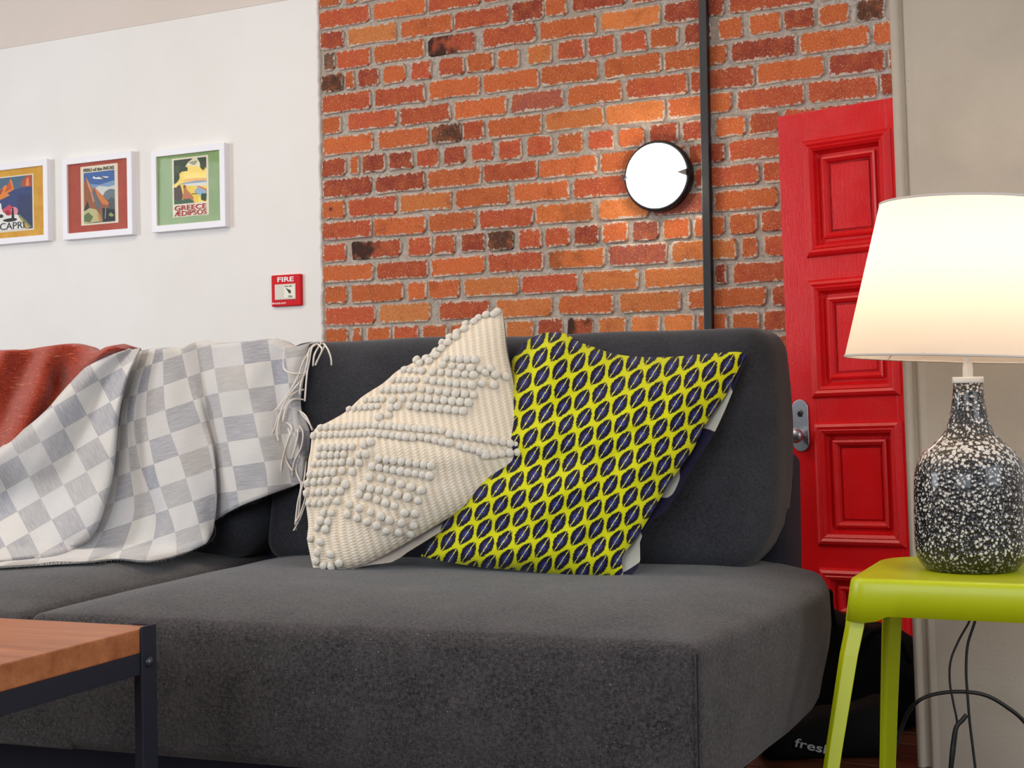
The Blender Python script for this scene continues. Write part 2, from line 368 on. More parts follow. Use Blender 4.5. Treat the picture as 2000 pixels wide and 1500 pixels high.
# ------------------------------------------------------------------ black trunking strip and round wall light
cx = at_y(1379, 330, -.012)
conduit = box('cable_trunking', -.0135, .0135, -.030, -.004, 0, 3.2, M['black_metal'], None, .0025, 2)
conduit.location = (at_y(1371.5, 0, -.02).x, 0, 0); conduit.location.x = at_y(1377, 330, -.03).x
tag(conduit, 'narrow black cable trunking running up the brick wall beside the round light', 'trunking')
em = N('lit_diffuser'); em.P(Base_Color=(1, 1, 1, 1), Emission_Color=(1, .95, .86, 1), Emission_Strength=7.0, Roughness=.4)
light = empty('wall_light', at_y(1291, 346, 0)); tag(light, 'round white glowing bulkhead light with black rim on the brick wall', 'wall light')
R1 = .117
def lz(prof, name, m):
    o = lathe(name, prof, m, light, 64); o.rotation_euler = (PI/2, 0, 0); return o
lz([(.09, .0), (R1-.004, .0), (R1, .004), (R1+.001, .034), (R1-.003, .039), (R1-.006, .040), (R1-.02, .040), (R1-.02, .02)], 'rim', M['black_metal'])
pts = []; nn = 96
for k in range(nn):
    a = 2*PI*k/nn; r = .108; d = min(abs(a-0.0), abs(2*PI-a)); e = abs(a-PI)
    if d < .075: r = .108-.026*(1-d/.075)
    if e < .055: r = .108-.011*(1-e/.055)
    pts.append((r*math.cos(a), r*math.sin(a)))
V = [(x, -.036, z) for x, z in pts]+[(x*.985, -.047, z*.985) for x, z in pts]+[(x*.7, -.053, z*.7) for x, z in pts]+[(0, -.055, 0)]
Fc = [(i, (i+1) % nn, (i+1) % nn+nn, i+nn) for i in range(nn)]+[(i+nn, (i+1) % nn+nn, (i+1) % nn+2*nn, i+2*nn) for i in range(nn)]+[(i+2*nn, (i+1) % nn+2*nn, 3*nn) for i in range(nn)]
mk('diffuser', V, Fc, em.m, light, True)
prism('clip', [(.114, .012), (.114, -.009), (.079, .003)], -.062, -.034, M['black_metal'], light)
prism('clip', [(-.114, .009), (-.114, -.010), (-.097, .001)], -.062, -.034, M['black_metal'], light)
lp = bpy.data.lights.new('wall_light_glow', 'POINT'); lp.energy = 3.2; lp.color = (1, .86, .66); lp.shadow_soft_size = .05
lo = bpy.data.objects.new('wall_light_glow', lp); COL.objects.link(lo); lo.location = light.location+Vector((0, -.11, 0))
# ------------------------------------------------------------------ red panelled door
t38 = math.radians(38); d1 = (r0*math.cos(t38)-a0*math.sin(t38)).normalized(); tt = math.radians(1.4)
up_ = (K*math.cos(tt)-d1*math.sin(tt)); rt_ = (d1*math.cos(tt)+K*math.sin(tt)); nb = up_.cross(rt_)  # away from camera
DO = at_z(1518, 228, 4.45)
if nb.dot(A) < 0: nb = -nb
DM = Matrix(((rt_.x, nb.x, up_.x, DO.x), (rt_.y, nb.y, up_.y, DO.y), (rt_.z, nb.z, up_.z, DO.z), (0, 0, 0, 1)))
DI = DM.inverted()
def dl(px, py):
    p = DI @ at_pl(px, py, DO, nb); return p.x, p.z
door = empty('door_1'); door.matrix_world = DM; tag(door, kind='structure')
xL = dl(1580, 400)[0]; xR = dl(1752, 765)[0]; DWd = xL+2*(xR-xL)+.10+xL
zbot = -(DO.z-.012)
rows = [(dl(1578, 283)[1], dl(1581, 496)[1]), (dl(1583, 556)[1], dl(1590, 770)[1]), (dl(1593, 833)[1], dl(1600, 1057)[1]), (dl(1600, 1116)[1], zbot+.13)]
print('door', xL, xR, DWd, zbot, rows)
cols = [(xL, xR), (xR+.10, xR+.10+(xR-xL))]
def part(name, x0, x1, z0, z1, y0=0.0, y1=.042, b=.002): return box(name, x0, x1, y0, y1, z0, z1, M['red'], door, b, 2)
part('stile', 0, xL, zbot, 0); part('stile', xR, xR+.10, zbot, 0); part('stile', cols[1][1], DWd, zbot, 0)
for c0, c1 in cols:
    zz = [0]+[v for r_ in rows for v in r_]+[zbot]
    for i in range(0, len(zz), 2): part('rail', c0, c1, zz[i+1], zz[i])
PR = [(-.012, .0), (-.012, -.004), (-.006, -.012), (.002, -.016), (.010, -.012), (.013, -.014), (.022, -.008), (.026, .006), (.032, .016), (.040, .016), (.042, .006), (.048, .004), (.056, .010), (.060, .018), (.066, .018)]
for c0, c1 in cols:
    for zt, zb_ in rows:
        V = []; Fc = []
        for ins, y in PR: V += [(c0+ins, y, zb_+ins), (c1-ins, y, zb_+ins), (c1-ins, y, zt-ins), (c0+ins, y, zt-ins)]
        for i in range(len(PR)-1):
            for k in range(4): Fc.append((i*4+k, i*4+(k+1) % 4, i*4+4+(k+1) % 4, i*4+4+k))
        mk('moulding', V, Fc, M['red'], door)
        box('door_panel', c0, c1, .018, .03, zb_, zt, M['red'], door)
# escutcheon plate with keyhole and knob
px_, pz_ = dl(1565, 831); ph = (dl(1565, 780)[1]-dl(1565, 882)[1])/2; pw = (dl(1580, 830)[0]-dl(1549, 830)[0])/2
pl_ = []
for k in range(33):
    a = PI*k/32; pl_.append((pw*math.cos(a), ph-pw+pw*math.sin(a)))
for k in range(33):
    a = PI+PI*k/32; pl_.append((pw*math.cos(a), -ph+pw+pw*math.sin(a)))
plate = prism('lock_plate', pl_, -.006, .0, M['steel'], door); plate.location = (px_, 0, pz_)
md = plate.modifiers.new('b', 'BEVEL'); md.width = .002; md.segments = 3; md.limit_method = 'ANGLE'
knob = lathe('knob', [(.008, 0), (.008, .016), (.016, .022), (.021, .030), (.0225, .038), (.019, .046), (.010, .051), (0, .052)], M['steel'], plate, 32)
kz = dl(1564, 850)[1]-pz_; knob.rotation_euler = (PI/2, 0, 0); knob.location = (.001, -.004, kz)
cy = lathe('key_cylinder', [(.009, 0), (.009, .004), (.0075, .005), (0, .005)], plain('dark_lock_brass', srgb(110, 104, 96), .35, .8), plate, 24)
cy.rotation_euler = (PI/2, 0, 0); cy.location = (0, -.005, dl(1563, 806)[1]-pz_)
box('keyhole', -.0035, .0035, -.0112, -.010, -.012, .004, M['seam'], plate).location = (0, 0, cy.location.z)
# ------------------------------------------------------------------ framed posters
def text(name, s, w, h, m, parent, x, y, z, extr=.0003, bold=0.0, shear=0.0):
    cu = bpy.data.curves.new(name, 'FONT'); cu.body = s; cu.extrude = 1e-4; cu.offset = bold; cu.shear = shear; cu.resolution_u = 3
    o = bpy.data.objects.new(name, cu); COL.objects.link(o); bpy.context.view_layer.update()
    me = bpy.data.meshes.new_from_object(o.evaluated_get(bpy.context.evaluated_depsgraph_get())); bpy.data.objects.remove(o)
    xs = [v.co.x for v in me.vertices]; ys = [v.co.y for v in me.vertices]
    sx = w/(max(xs)-min(xs)); sy = h/(max(ys)-min(ys)); mx = (max(xs)+min(xs))/2; my = (max(ys)+min(ys))/2
    for v in me.vertices: v.co = Vector(((v.co.x-mx)*sx, -v.co.z/1e-4*extr, (v.co.y-my)*sy))
    me.materials.clear(); me.materials.append(m)
    o = bpy.data.objects.new(name, me); COL.objects.link(o); o.parent = parent; o.location = (x, y, z); return o
inkc = {}
def ink(*c):
    if c not in inkc: inkc[c] = plain('printed_ink', srgb(*c), .5, spec=.3)
    return inkc[c]
def paper_mat(c1, c2, nm):
    n = N(nm); n.P(Base_Color=n.mix(n.step(n.noise(n.coord(), 25, 4), .35, .7), srgb(*c1), srgb(*c2)), Roughness=.8); return n.m
glassm = N('picture_glass'); glassm.P(Base_Color=(1, 1, 1, 1), Roughness=.03, IOR=1.45, Transmission_Weight=1.0, Alpha=.04)
def art(parent, x0, z0, w, h, y, shapes):
    V = []; Fc = []; mats = []; idx = []
    for i, (c, poly) in enumerate(shapes):
        m = ink(*c)
        if m not in mats: mats.append(m)
        b = len(V); yy = y-.00012*(i+1)
        V += [(x0+u*w, yy, z0+v*h) for u, v in poly]; Fc.append(tuple(range(b, b+len(poly)))); idx.append(mats.index(m))
    me = bpy.data.meshes.new('printed_scene'); me.from_pydata(V, [], Fc); me.update()
    for m in mats: me.materials.append(m)
    me.polygons.foreach_set('material_index', idx)
    bm = bmesh.new(); bm.from_mesh(me)
    bmesh.ops.triangulate(bm, faces=bm.faces, ngon_method='EAR_CLIP'); bm.to_mesh(me); bm.free()
    o = bpy.data.objects.new('printed_scene', me); COL.objects.link(o); o.parent = parent; return y-.00012*(len(shapes)+2)
def blob(cx, cy, rx, ry, n=12, j=.18, sd=1):
    r = random.Random(sd); return [(cx+rx*math.cos(2*PI*k/n)*(1+r.uniform(-j, j)), cy+ry*math.sin(2*PI*k/n)*(1+r.uniform(-j, j))) for k in range(n)]
FD = .024
def frame(corners, matc, label, poster_rect, scene):
    YF = PL-.004-FD
    P = [at_y(px, py, YF) for px, py in corners]   # TL TR BR BL
    x0 = (P[0].x+P[3].x)/2; x1 = (P[1].x+P[2].x)/2; z1 = (P[0].z+P[1].z)/2; z0 = (P[2].z+P[3].z)/2
    w, h = x1-x0, z1-z0; print('frame', w, h, 'tilt', P[1].z-P[0].z, P[2].z-P[3].z)
    t = empty('framed_poster', ((x0+x1)/2, PL, (z0+z1)/2)); tag(t, label, 'picture', 'framed travel posters')
    b = .026; hw, hh = w/2, h/2
    V = []; Fc = []
    for ins, y in ((0, 0), (0, -FD-.004), (.001, -FD-.0055), (b-.001, -FD-.0055), (b, -FD-.004), (b, -FD+.010)):
        V += [(-hw+ins, y, -hh+ins), (hw-ins, y, -hh+ins), (hw-ins, y, hh-ins), (-hw+ins, y, hh-ins)]
    for i in range(5):
        for k in range(4): Fc.append((i*4+k, i*4+(k+1) % 4, i*4+4+(k+1) % 4, i*4+4+k))
    Fc.append((0, 3, 2, 1))
    mk('frame_border', V, Fc, M['white_frame'], t)
    YM = -FD+.004
    box('mount_board', -hw+b, hw-b, YM, YM+.004, -hh+b, hh-b, matc, t)
    u0_, u1_, v0_, v1_ = poster_rect
    xa, xb = -hw+u0_*w, -hw+u1_*w; za, zb_ = -hh+v0_*h, -hh+v1_*h
    poster = box('poster', xa, xb, YM-.0012, YM, za, zb_, ink(224, 214, 190), t)
    scene(poster, xa, za, xb-xa, zb_-za, YM-.0013)
    box('glass', -hw+b, hw-b, -FD+.0005, -FD+.002, -hh+b, hh-b, glassm.m, t)
    return t
def sc_coast(p, x, z, w, h, y):
    m = .035
    y2 = art(p, x+m*w, z+.03*h, w*(1-2*m), h*.95, y, [
        ((30, 56, 112), [(0, 0), (1, 0), (1, 1), (0, 1)]), ((66, 96, 122), [(0, .72), (1, .80), (1, 1), (0, 1)]), ((26, 44, 92), [(.55, .2), (1, .05), (1, .62), (.6, .66)]),
        ((226, 130, 44), [(0, .58), (.12, .60), (.36, .66), (.28, .70), (.48, .76), (.44, .88), (.38, .98), (.32, .84), (.22, .86), (.1, .78), (0, .80)]),
        ((150, 62, 44), [(0, .68), (.10, .70), (.18, .80), (.08, .77), (0, .74)]), ((196, 84, 40), [(.20, .72), (.42, .78), (.36, .93), (.26, .82)]),
        ((176, 76, 52), [(.68, .80), (1, .78), (1, 1), (.84, .99), (.70, .90)]), ((222, 138, 78), [(.82, .80), (.92, .80), (.90, .96), (.84, .94)]),
        ((228, 226, 220), [(0, 0), (.80, 0), (.58, .28), (.30, .36), (.12, .40), (.10, .52), (0, .54)]),
        ((120, 130, 90), [(.58, .28), (.64, .28), (.98, .03), (.80, .0)]), ((196, 160, 84), [(.62, .22), (.66, .22), (.92, .02), (.84, .0)]),
        ((196, 70, 92), blob(.34, .38, .17, .09, 11, .25, 3)), ((222, 140, 150), blob(.50, .36, .10, .07, 9, .25, 4)), ((160, 34, 50), blob(.28, .33, .07, .05, 8, .3, 9)),
        ((34, 30, 32), [(.40, .22), (.48, .22), (.46, .42), (.42, .42)]), ((34, 34, 34), blob(.36, .19, .20, .035, 10, .12, 5)), ((38, 40, 42), blob(.10, .28, .06, .035, 8, .2, 6))])
    text('lettering', 'CAPRI', w*.66, h*.125, ink(26, 26, 44), p, x+w*.42, y2, z+h*.105, bold=.0)
def sc_peaks(p, x, z, w, h, y):
    mx = .085
    y2 = art(p, x+mx*w, z+.03*h, w*(1-2*mx), h*.86, y, [
        ((52, 96, 160), [(0, 0), (1, 0), (1, 1), (0, 1)]), ((120, 150, 186), [(0, .0), (1, 0), (1, .80), (.5, .74), (0, .80)]), ((206, 206, 200), [(.3, 0), (1, 0), (1, .70), (.8, .68), (.5, .72), (.3, .66)]),
        ((104, 116, 122), [(.5, 0), (1, 0), (1, .62), (.85, .64), (.70, .60), (.6, .5)]), ((78, 84, 86), [(.6, 0), (1, 0), (1, .42), (.9, .48), (.8, .42), (.7, .46)]),
        ((150, 92, 62), [(0, 0), (0, .78), (.08, .94), (.16, .82), (.30, .66), (.36, .70), (.42, .62), (.55, .55), (.82, .38), (.80, .28), (.6, .2), (.4, 0)]),
        ((214, 146, 98), [(.08, .92), (.14, .74), (.24, .58), (.30, .40), (.34, .42), (.28, .62), (.18, .80)]), ((206, 124, 66), [(.36, .68), (.44, .52), (.60, .36), (.78, .32), (.80, .38), (.58, .54), (.44, .64)]),
        ((96, 106, 116), [(.26, .62), (.34, .44), (.44, .26), (.56, .26), (.48, .44), (.36, .62)]), ((60, 50, 46), [(0, .28), (.12, .44), (.18, .30), (.34, .26), (.5, .18), (.5, 0), (0, 0)]),
        ((188, 182, 130), [(0, .24), (.18, .30), (.40, .26), (.50, .16), (.60, .02), (0, 0)]), ((98, 112, 70), [(0, .16), (.14, .22), (.30, .12), (.2, .02), (0, .04)]), ((196, 130, 60), [(.44, .16), (.52, .18), (.60, .04), (.50, .0)]),
        ((36, 38, 44), [(.60, .28), (.74, .26), (1, .22), (1, 0), (.62, 0)]), ((150, 158, 90), blob(.88, .13, .07, .04, 8, .4, 2)), ((170, 176, 170), [(.70, .26), (.72, .26), (.70, .06), (.68, .06)]),
        ((226, 226, 226), [(.30, .88), (.34, .92), (.40, .885), (.62, .90), (.84, .875), (.72, .845), (.5, .85), (.36, .865)]), ((70, 86, 116), [(.52, .89), (.56, .91), (.76, .85), (.70, .83)])])
    text('lettering', 'PERU of the INCAS', w*.82, h*.058, ink(70, 74, 52), p, x+w*.5, y2, z+h*.933, bold=.02)
def sc_bay(p, x, z, w, h, y):
    m = .05
    y2 = art(p, x+m*w, z+.22*h, w*(1-2*m), h*.75, y, [
        ((240, 208, 52), [(0, 0), (1, 0), (1, 1), (0, 1)]), ((246, 220, 96), [(.3, .55), (1, .52), (1, .66), (.3, .68)]), ((220, 214, 178), [(.3, .86), (.8, .80), (.78, 1), (.3, 1)]), ((232, 172, 72), [(.25, .50), (1, .46), (1, .53), (.4, .56)]),
        ((118, 146, 170), [(.1, .44), (1, .44), (1, .475), (.7, .49), (.3, .47)]), ((224, 224, 216), [(.3, .40), (1, .36), (1, .44), (.3, .44)]),
        ((238, 206, 84), [(.3, .0), (.72, .0), (.70, .30), (.52, .38), (.35, .40)]), ((150, 176, 196), [(.62, .24), (.74, .36), (1, .24), (1, .06), (.84, .12)]), ((210, 120, 92), [(.66, .38), (.80, .36), (1, .28), (1, .24), (.86, .30)]),
        ((52, 66, 44), [(0, .45), (.10, .50), (.18, .58), (.16, .68), (.28, .74), (.36, .84), (.44, .92), (.6, 1), (0, 1)]), ((52, 66, 44), blob(.34, .78, .10, .06, 9, .35, 7)), ((70, 84, 56), blob(.12, .80, .10, .10, 9, .3, 8)),
        ((52, 66, 44), [(.72, 1), (.80, .90), (.84, .80), (.92, .84), (1, .74), (1, 1)]), ((52, 66, 44), blob(.90, .80, .08, .08, 9, .35, 12)), ((160, 160, 128), blob(.62, .90, .12, .05, 9, .4, 13)),
        ((84, 70, 62), [(0, .06), (0, .38), (.08, .38), (.12, .42), (.18, .43), (.22, .38), (.26, .2), (.24, .06)]), ((64, 96, 70), [(0, 0), (.62, 0), (.56, .10), (.40, .14), (.2, .06), (0, .10)]),
        ((190, 116, 76), [(.24, .12), (.30, .26), (.30, .36), (.36, .38), (.40, .30), (.50, .22), (.60, .12), (.58, .04), (.50, .10), (.36, .10)]), ((150, 84, 56), blob(.33, .38, .045, .04, 8, .1, 5)),
        ((56, 78, 52), blob(.92, .10, .10, .10, 9, .4, 14)), ((60, 60, 60), [(.54, .205), (.72, .205), (.70, .19), (.56, .19)])])
    text('lettering', 'GREECE', w*.88, h*.085, ink(178, 38, 44), p, x+w*.5, y2, z+h*.150, bold=.010)
    text('lettering', '\u00c6DIPSOS', w*.90, h*.085, ink(178, 38, 44), p, x+w*.5, y2, z+h*.055, bold=.010)
pm = [paper_mat((204, 146, 40), (220, 168, 62), 'ochre_paper'), paper_mat((166, 66, 50), (178, 80, 60), 'brick_red_paper'), paper_mat((122, 154, 94), (142, 168, 112), 'leaf_green_paper')]
frame([(-42, 322.5), (93.5, 314), (93.5, 474), (-42, 477)], pm[0], 'white framed coast poster lettered CAPRI with an ochre mount', (.25, .784, .15, .845), sc_coast)
frame([(122.5, 307), (258, 298.5), (258, 462), (122.5, 465)], pm[1], 'white framed mountain poster on a brick red mount, middle picture', (.25, .785, .16, .88), sc_peaks)
frame([(296, 291.5), (439, 282), (440, 446), (296, 451)], pm[2], 'white framed bay poster on a green mount, nearest the brick', (.275, .765, .165, .88), sc_bay)
# ------------------------------------------------------------------ fire call point
fc = at_y(557, 567, PL-.02); fw = (at_y(586, 567, PL-.03).x-at_y(528, 567, PL-.03).x)/2; fh = (at_y(557, 536, PL-.03).z-at_y(557, 598, PL-.03).z)/2
fp = empty('fire_call_point', (fc.x, PL, fc.z)); tag(fp, 'red fire alarm call point on the white wall beside the brick edge', 'fire alarm')
redp = plain('red_plastic', srgb(206, 20, 30), .6, spec=.2)
box('housing', -fw, fw, -.016, 0, -fh, fh, redp, fp, .006, 3)
wx0, wx1, wz0, wz1 = -fw*.72, fw*.68, -fh*.58, fh*.40
wf = box('window_surround', wx0, wx1, -.0195, -.015, wz0, wz1, plain('aged_white_plastic', srgb(214, 206, 192), .5), fp, .0015, 3)
box('break_panel', wx0*.12, wx1-.0015, -.0205, -.0185, wz0+.004, wz1-.004, plain('ivory_panel', srgb(206, 196, 168), .3), fp, .001, 1)
hand = prism('arrow_symbol', [(-.016, .012), (-.004, .006), (.004, .004), (.008, -.002), (.006, -.010), (-.002, -.009), (-.006, -.002), (-.009, .003), (-.014, .007)], -.0212, -.020, ink(40, 36, 30), fp); hand.location = (fw*.28, 0, -fh*.05)
text('lettering', 'FIRE', fw*1.1, fh*.30, ink(240, 236, 232), fp, 0, -.0165, fh*.70, .0006, .02)
text('lettering', 'ON', fw*.26, fh*.13, ink(70, 66, 60), fp, fw*.34, -.0210, -fh*.40, .0003, .02)
text('lettering', 'PRESS HERE', fw*.5, fh*.08, ink(90, 86, 74), fp, fw*.22, -.0210, fh*.24, .0003)
text('lettering', 'VIGILANT', fw*.80, fh*.10, ink(240, 236, 232), fp, -fw*.38, -.0165, -fh*.80, .0004, .02)
prism('lettering', [(-.006, .003), (.006, .003), (0, -.005)], -.0168, -.0164, ink(240, 236, 232), fp).location = (-fw*.86, 0, -fh*.80)
mk_ = at_y(646, 408, -.005)
text('brick_mark', 'e', .013, .013, ink(60, 34, 26), wall_back, mk_.x, -.0075, mk_.z, .0006)
# ------------------------------------------------------------------ sofa
HS = .44
O_ = at_h(1360, 1262, HS); FLp = at_h(270, 1211, HS)
e1 = (O_-FLp); e1.z = 0; e1.normalize(); e2 = Vector((-e1.y, e1.x, 0)); RZ = math.atan2(e1.y, e1.x)
SO = Vector((O_.x, O_.y, 0))
def loc(p): d = p-SO; return Vector((d.dot(e1), d.dot(e2), p.z))
def glob(l): return SO+e1*l[0]+e2*l[1]+K*l[2]
def sl(px, py, ly): return loc(at_pl(px, py, SO+e2*ly, e2))
def sstep(a, b, x):
    t = max(0, min(1, (x-a)/(b-a))); return t*t*(3-2*t)
def axis_pts(a, b, r, st):
    n = max(2, int((b-a-2*r)/st)); k = 5
    L = [a+r*(1-math.cos(PI/2*i/k)) for i in range(k)]; Rr = [b-r*(1-math.cos(PI/2*i/k)) for i in range(k)][::-1]
    mid = [a+r+(b-a-2*r)*i/n for i in range(n+1)]; return L+mid+Rr
def rbox(name, x0, x1, y0, y1, z0, z1, r, m, parent, st=.035, deform=None):
    X, Y, Z = axis_pts(x0, x1, r, st), axis_pts(y0, y1, r, st), axis_pts(z0, z1, r, st)
    ix = {}; V = []; Fc = []
    def vid(i, j, k):
        key = (i, j, k)
        if key not in ix:
            p = Vector((X[i], Y[j], Z[k])); q = Vector((min(max(p.x, x0+r), x1-r), min(max(p.y, y0+r), y1-r), min(max(p.z, z0+r), z1-r)))
            d = p-q
            if d.length > 1e-9: p = q+d.normalized()*r
            if deform: p = deform(p)
            ix[key] = len(V); V.append(p)
        return ix[key]
    a, b, c = len(X)-1, len(Y)-1, len(Z)-1
    for j in range(b):
        for k in range(c):
            Fc.append((vid(0, j, k), vid(0, j, k+1), vid(0, j+1, k+1), vid(0, j+1, k))); Fc.append((vid(a, j, k), vid(a, j+1, k), vid(a, j+1, k+1), vid(a, j, k+1)))
    for i in range(a):
        for k in range(c):
            Fc.append((vid(i, 0, k), vid(i+1, 0, k), vid(i+1, 0, k+1), vid(i, 0, k+1))); Fc.append((vid(i, b, k), vid(i, b, k+1), vid(i+1, b, k+1), vid(i+1, b, k)))
        for j in range(b):
            Fc.append((vid(i, j, 0), vid(i, j+1, 0), vid(i+1, j+1, 0), vid(i+1, j, 0))); Fc.append((vid(i, j, c), vid(i+1, j, c), vid(i+1, j+1, c), vid(i, j+1, c)))
    return mk(name, V, Fc, m, parent, True)
sofa = empty('sofa', SO, RZ); tag(sofa, 'low charcoal fabric sofa running under the pictures and brick wall', 'sofa')
xs_ = loc(at_h(18, 1208, HS)).x
yb = (loc(at_h(1510, 1124, .455)).y+loc(at_h(540, 1100, .455)).y)/2
print('sofa seam', xs_, 'yb', yb, 'FL', loc(FLp))
XB = [(-.2, 0), (0, 0), (.12, .028), (.3, .062), (.5, .085), (.7, .095), (.82, .088), (.95, .06), (1.08, .0), (1.3, -.06)]
def xb(y):
    for (a, p), (b, q) in zip(XB, XB[1:]):
        if y <= b: return p+(q-p)*sstep(a, b, y) if False else p+(q-p)*(y-a)/(b-a)
    return XB[-1][1]
YD = yb+.20
def seat_def(x0, x1, right):
    def f(p):
        dx = min(p.x-x0, x1-p.x); dy = p.y; w = max(0, (p.z-.205)/(HS-.205))
        cr = .034*(1-(1-min(1, max(0, dx)/.22))**2.2)*(1-(1-min(1, max(0, dy)/.30))**2.0)
        z = p.z+cr*w+.002*noise.noise(Vector((p.x*5, p.y*5, 1)))*w
        x = p.x; t = sstep(.05, .235, p.z)*1.0
        if right:
            k = max(0, (x-x0)/(x1-x0))**6; side = 1-((z-.33)/.16)**2*.12
            x += xb(p.y)*k*side
            x -= .02*k*sstep(.36, .205, p.z)*sstep(.0, .4, p.y)
        y = p.y-(.012*math.sin(PI*max(0, min(1, (p.z-.2)/.24)))*sstep(0, .3, dx))*sstep(.3, 0, p.y)
        return Vector((x, y, z))
    return f
rbox('seat_cushion', xs_, 0, 0, YD, .188, HS, .022, M['sofa'], sofa, .03, seat_def(xs_, 0, True))
rbox('seat_cushion', xs_-1.15, xs_-.004, 0, YD, .188, HS, .03, M['sofa'], sofa, .05, seat_def(xs_-1.15, xs_-.004, False))
rbox('front_panel', xs_-.12, xs_+.10, -.0012, .05, .190, HS-.035, .004, M['sofa'], sofa, .05)
# stitched seams
pts = []
for i in range(9):
    z = HS-.006-i*.026; pts.append((.0005-.0025, -.0008+.001, z))
def on_front(x, z): return Vector((x, -.012*math.sin(PI*max(0, min(1, (z-.2)/.24)))*sstep(0, .3, min(x-xs_, -x))-.0002, z))
tube('corner_seam', [(.0005, .0015, HS-.012-i*.025) for i in range(9)], .0016, M['seam'], sofa, 6)
box('shadow_base', xs_-1.1, -.13, .10, YD, .0, .21, M['navy'], sofa, .004)  # dark inset box standing in for the black shadow under the seats
# back cushions and frame
yt = .115
def back_def(x0, x1, sd):
    def f(p):
        h = (p.z-.45)/.53; ux = (p.x-x0)/(x1-x0); bl = max(0, 1-abs(2*ux-1)**4)*max(0, 1-abs(2*h-1)**3)
        y = p.y+yt*h-(.035*bl if p.y < yb+.12 else 0)+.006*noise.noise(Vector((p.x*3+sd, p.z*4, 0)))
        x = p.x
        if ux > .9: x += .024*math.sin(PI*min(1, max(0, h*1.05)))*(ux-.9)/.1-.03*(1-sstep(0, .2, h))*(ux-.9)/.1
        z = p.z+(.010*math.sin(ux*PI*1.0)-.012 if h > .5 else 0)*0+(.006*noise.noise(Vector((p.x*4+sd, 0, 5))) if h > .8 else 0)
        return Vector((x, y, z))
    return f
xcR = sl(1495, 900, yb+.05).x; xcL = sl(503, 1050, yb).x
print('cushion x', xcL, xcR)
rbox('back_cushion', xcL, xcR, yb, yb+.25, .455, .982, .055, M['sofa_back'], sofa, .035, back_def(xcL, xcR, 1))
rbox('back_cushion', xcL-1.55, xcL-.015, yb+.02, yb+.25, .455, .972, .055, M['sofa_back'], sofa, .05, back_def(xcL-1.5, xcL-.015, 6))
xf = sl(1541, 1000, yb+.22).x
rbox('back_frame', xcL-1.6, xf, yb+.17, yb+.40, .21, .70, .03, M['navy'], sofa, .1)
# ------------------------------------------------------------------ cloth helpers
KS = yt/.53
def face_t(px, py, d, y0=None, ks=KS):
    """depth along the ray to the reclined plane in front of the back cushions"""
    y0 = yb if y0 is None else y0
    n_ = (e2-K*ks).normalized(); p0 = SO+e2*(y0-d)+K*.45
    dr = ray(px, py); return (p0-C).dot(n_)/dr.dot(n_)
def seat_t(px, py, h):
    dr = ray(px, py)
    return (h-H)/dr.z if dr.z < -1e-4 else 1e9
def cloth_pt(px, py, d):
    a = face_t(px, py, d+.02); b = seat_t(px, py, HS+.036+min(d, .03)*.35)
    k = .06; h_ = max(0, min(1, .5+.5*(b-a)/k)); t = b*(1-h_)+a*h_-k*h_*(1-h_)
    return C+ray(px, py)*t
def interp(poly, t):
    """point at fraction t of a polyline by length"""
    L = [0]
    for p, q in zip(poly, poly[1:]): L.append(L[-1]+math.dist(p, q))
    s = t*L[-1]
    for i in range(len(poly)-1):
        if s <= L[i+1] or i == len(poly)-2:
            w = (s-L[i])/max(1e-9, L[i+1]-L[i]); return tuple(a+(b-a)*w for a, b in zip(poly[i], poly[i+1]))
def csm(poly, n=6): return [tuple(v)[:2] for v in smooth_pts([(x, y, 0) for x, y in poly], n)]
def sheet(name, cols, nv, dfun, uvfun, m, parent, sub=4, over=.0, thick=.004):
    """cols: px polylines (top to bottom) of the threads; smooth between them"""
    cs = [csm(c) for c in cols]; G = []; NU = (len(cs)-1)*sub
    for i in range(NU+1):
        s = i/sub; row = []
        for j in range(nv+1):
            t = j/nv; k = min(int(s), len(cs)-2); w = s-k
            P = [interp(cs[max(0, min(len(cs)-1, k+o))], t) for o in (-1, 0, 1, 2)]
            q = []
            for c in (0, 1):
                p0, p1, p2, p3 = [p[c] for p in P]
                q.append(.5*((2*p1)+(p2-p0)*w+(2*p0-5*p1+4*p2-p3)*w*w+(3*p1-p0-3*p2+p3)*w**3))
            row.append((q[0], q[1], s, t))
        G.append(row)
    V = []; UV = []
    nb_ = 4 if over else 0
    for row in G:
        x0, y0_, s0, t0 = row[0]; top = cloth_pt(x0, y0_, dfun(x0, y0_, s0, 0))
        for b in range(nb_, 0, -1):
            f = b/nb_; V.append(top+e2*(over*f)+K*(.012*math.sin(PI*f)-.05*f*f)); UV.append(uvfun(x0, y0_-45*f, s0, -f*.15))
        for (x, y, s, t) in row:
            V.append(cloth_pt(x, y, dfun(x, y, s, t))); UV.append(uvfun(x, y, s, t))
    n = nv+1+nb_; Fc = []
    for i in range(NU):
        for j in range(n-1): Fc.append((i*n+j, i*n+j+1, (i+1)*n+j+1, (i+1)*n+j))
    o = mk(name, V, Fc, m, parent, True, UV)
    md = o.modifiers.new('s', 'SOLIDIFY'); md.thickness = thick; md.offset = -1
    return o
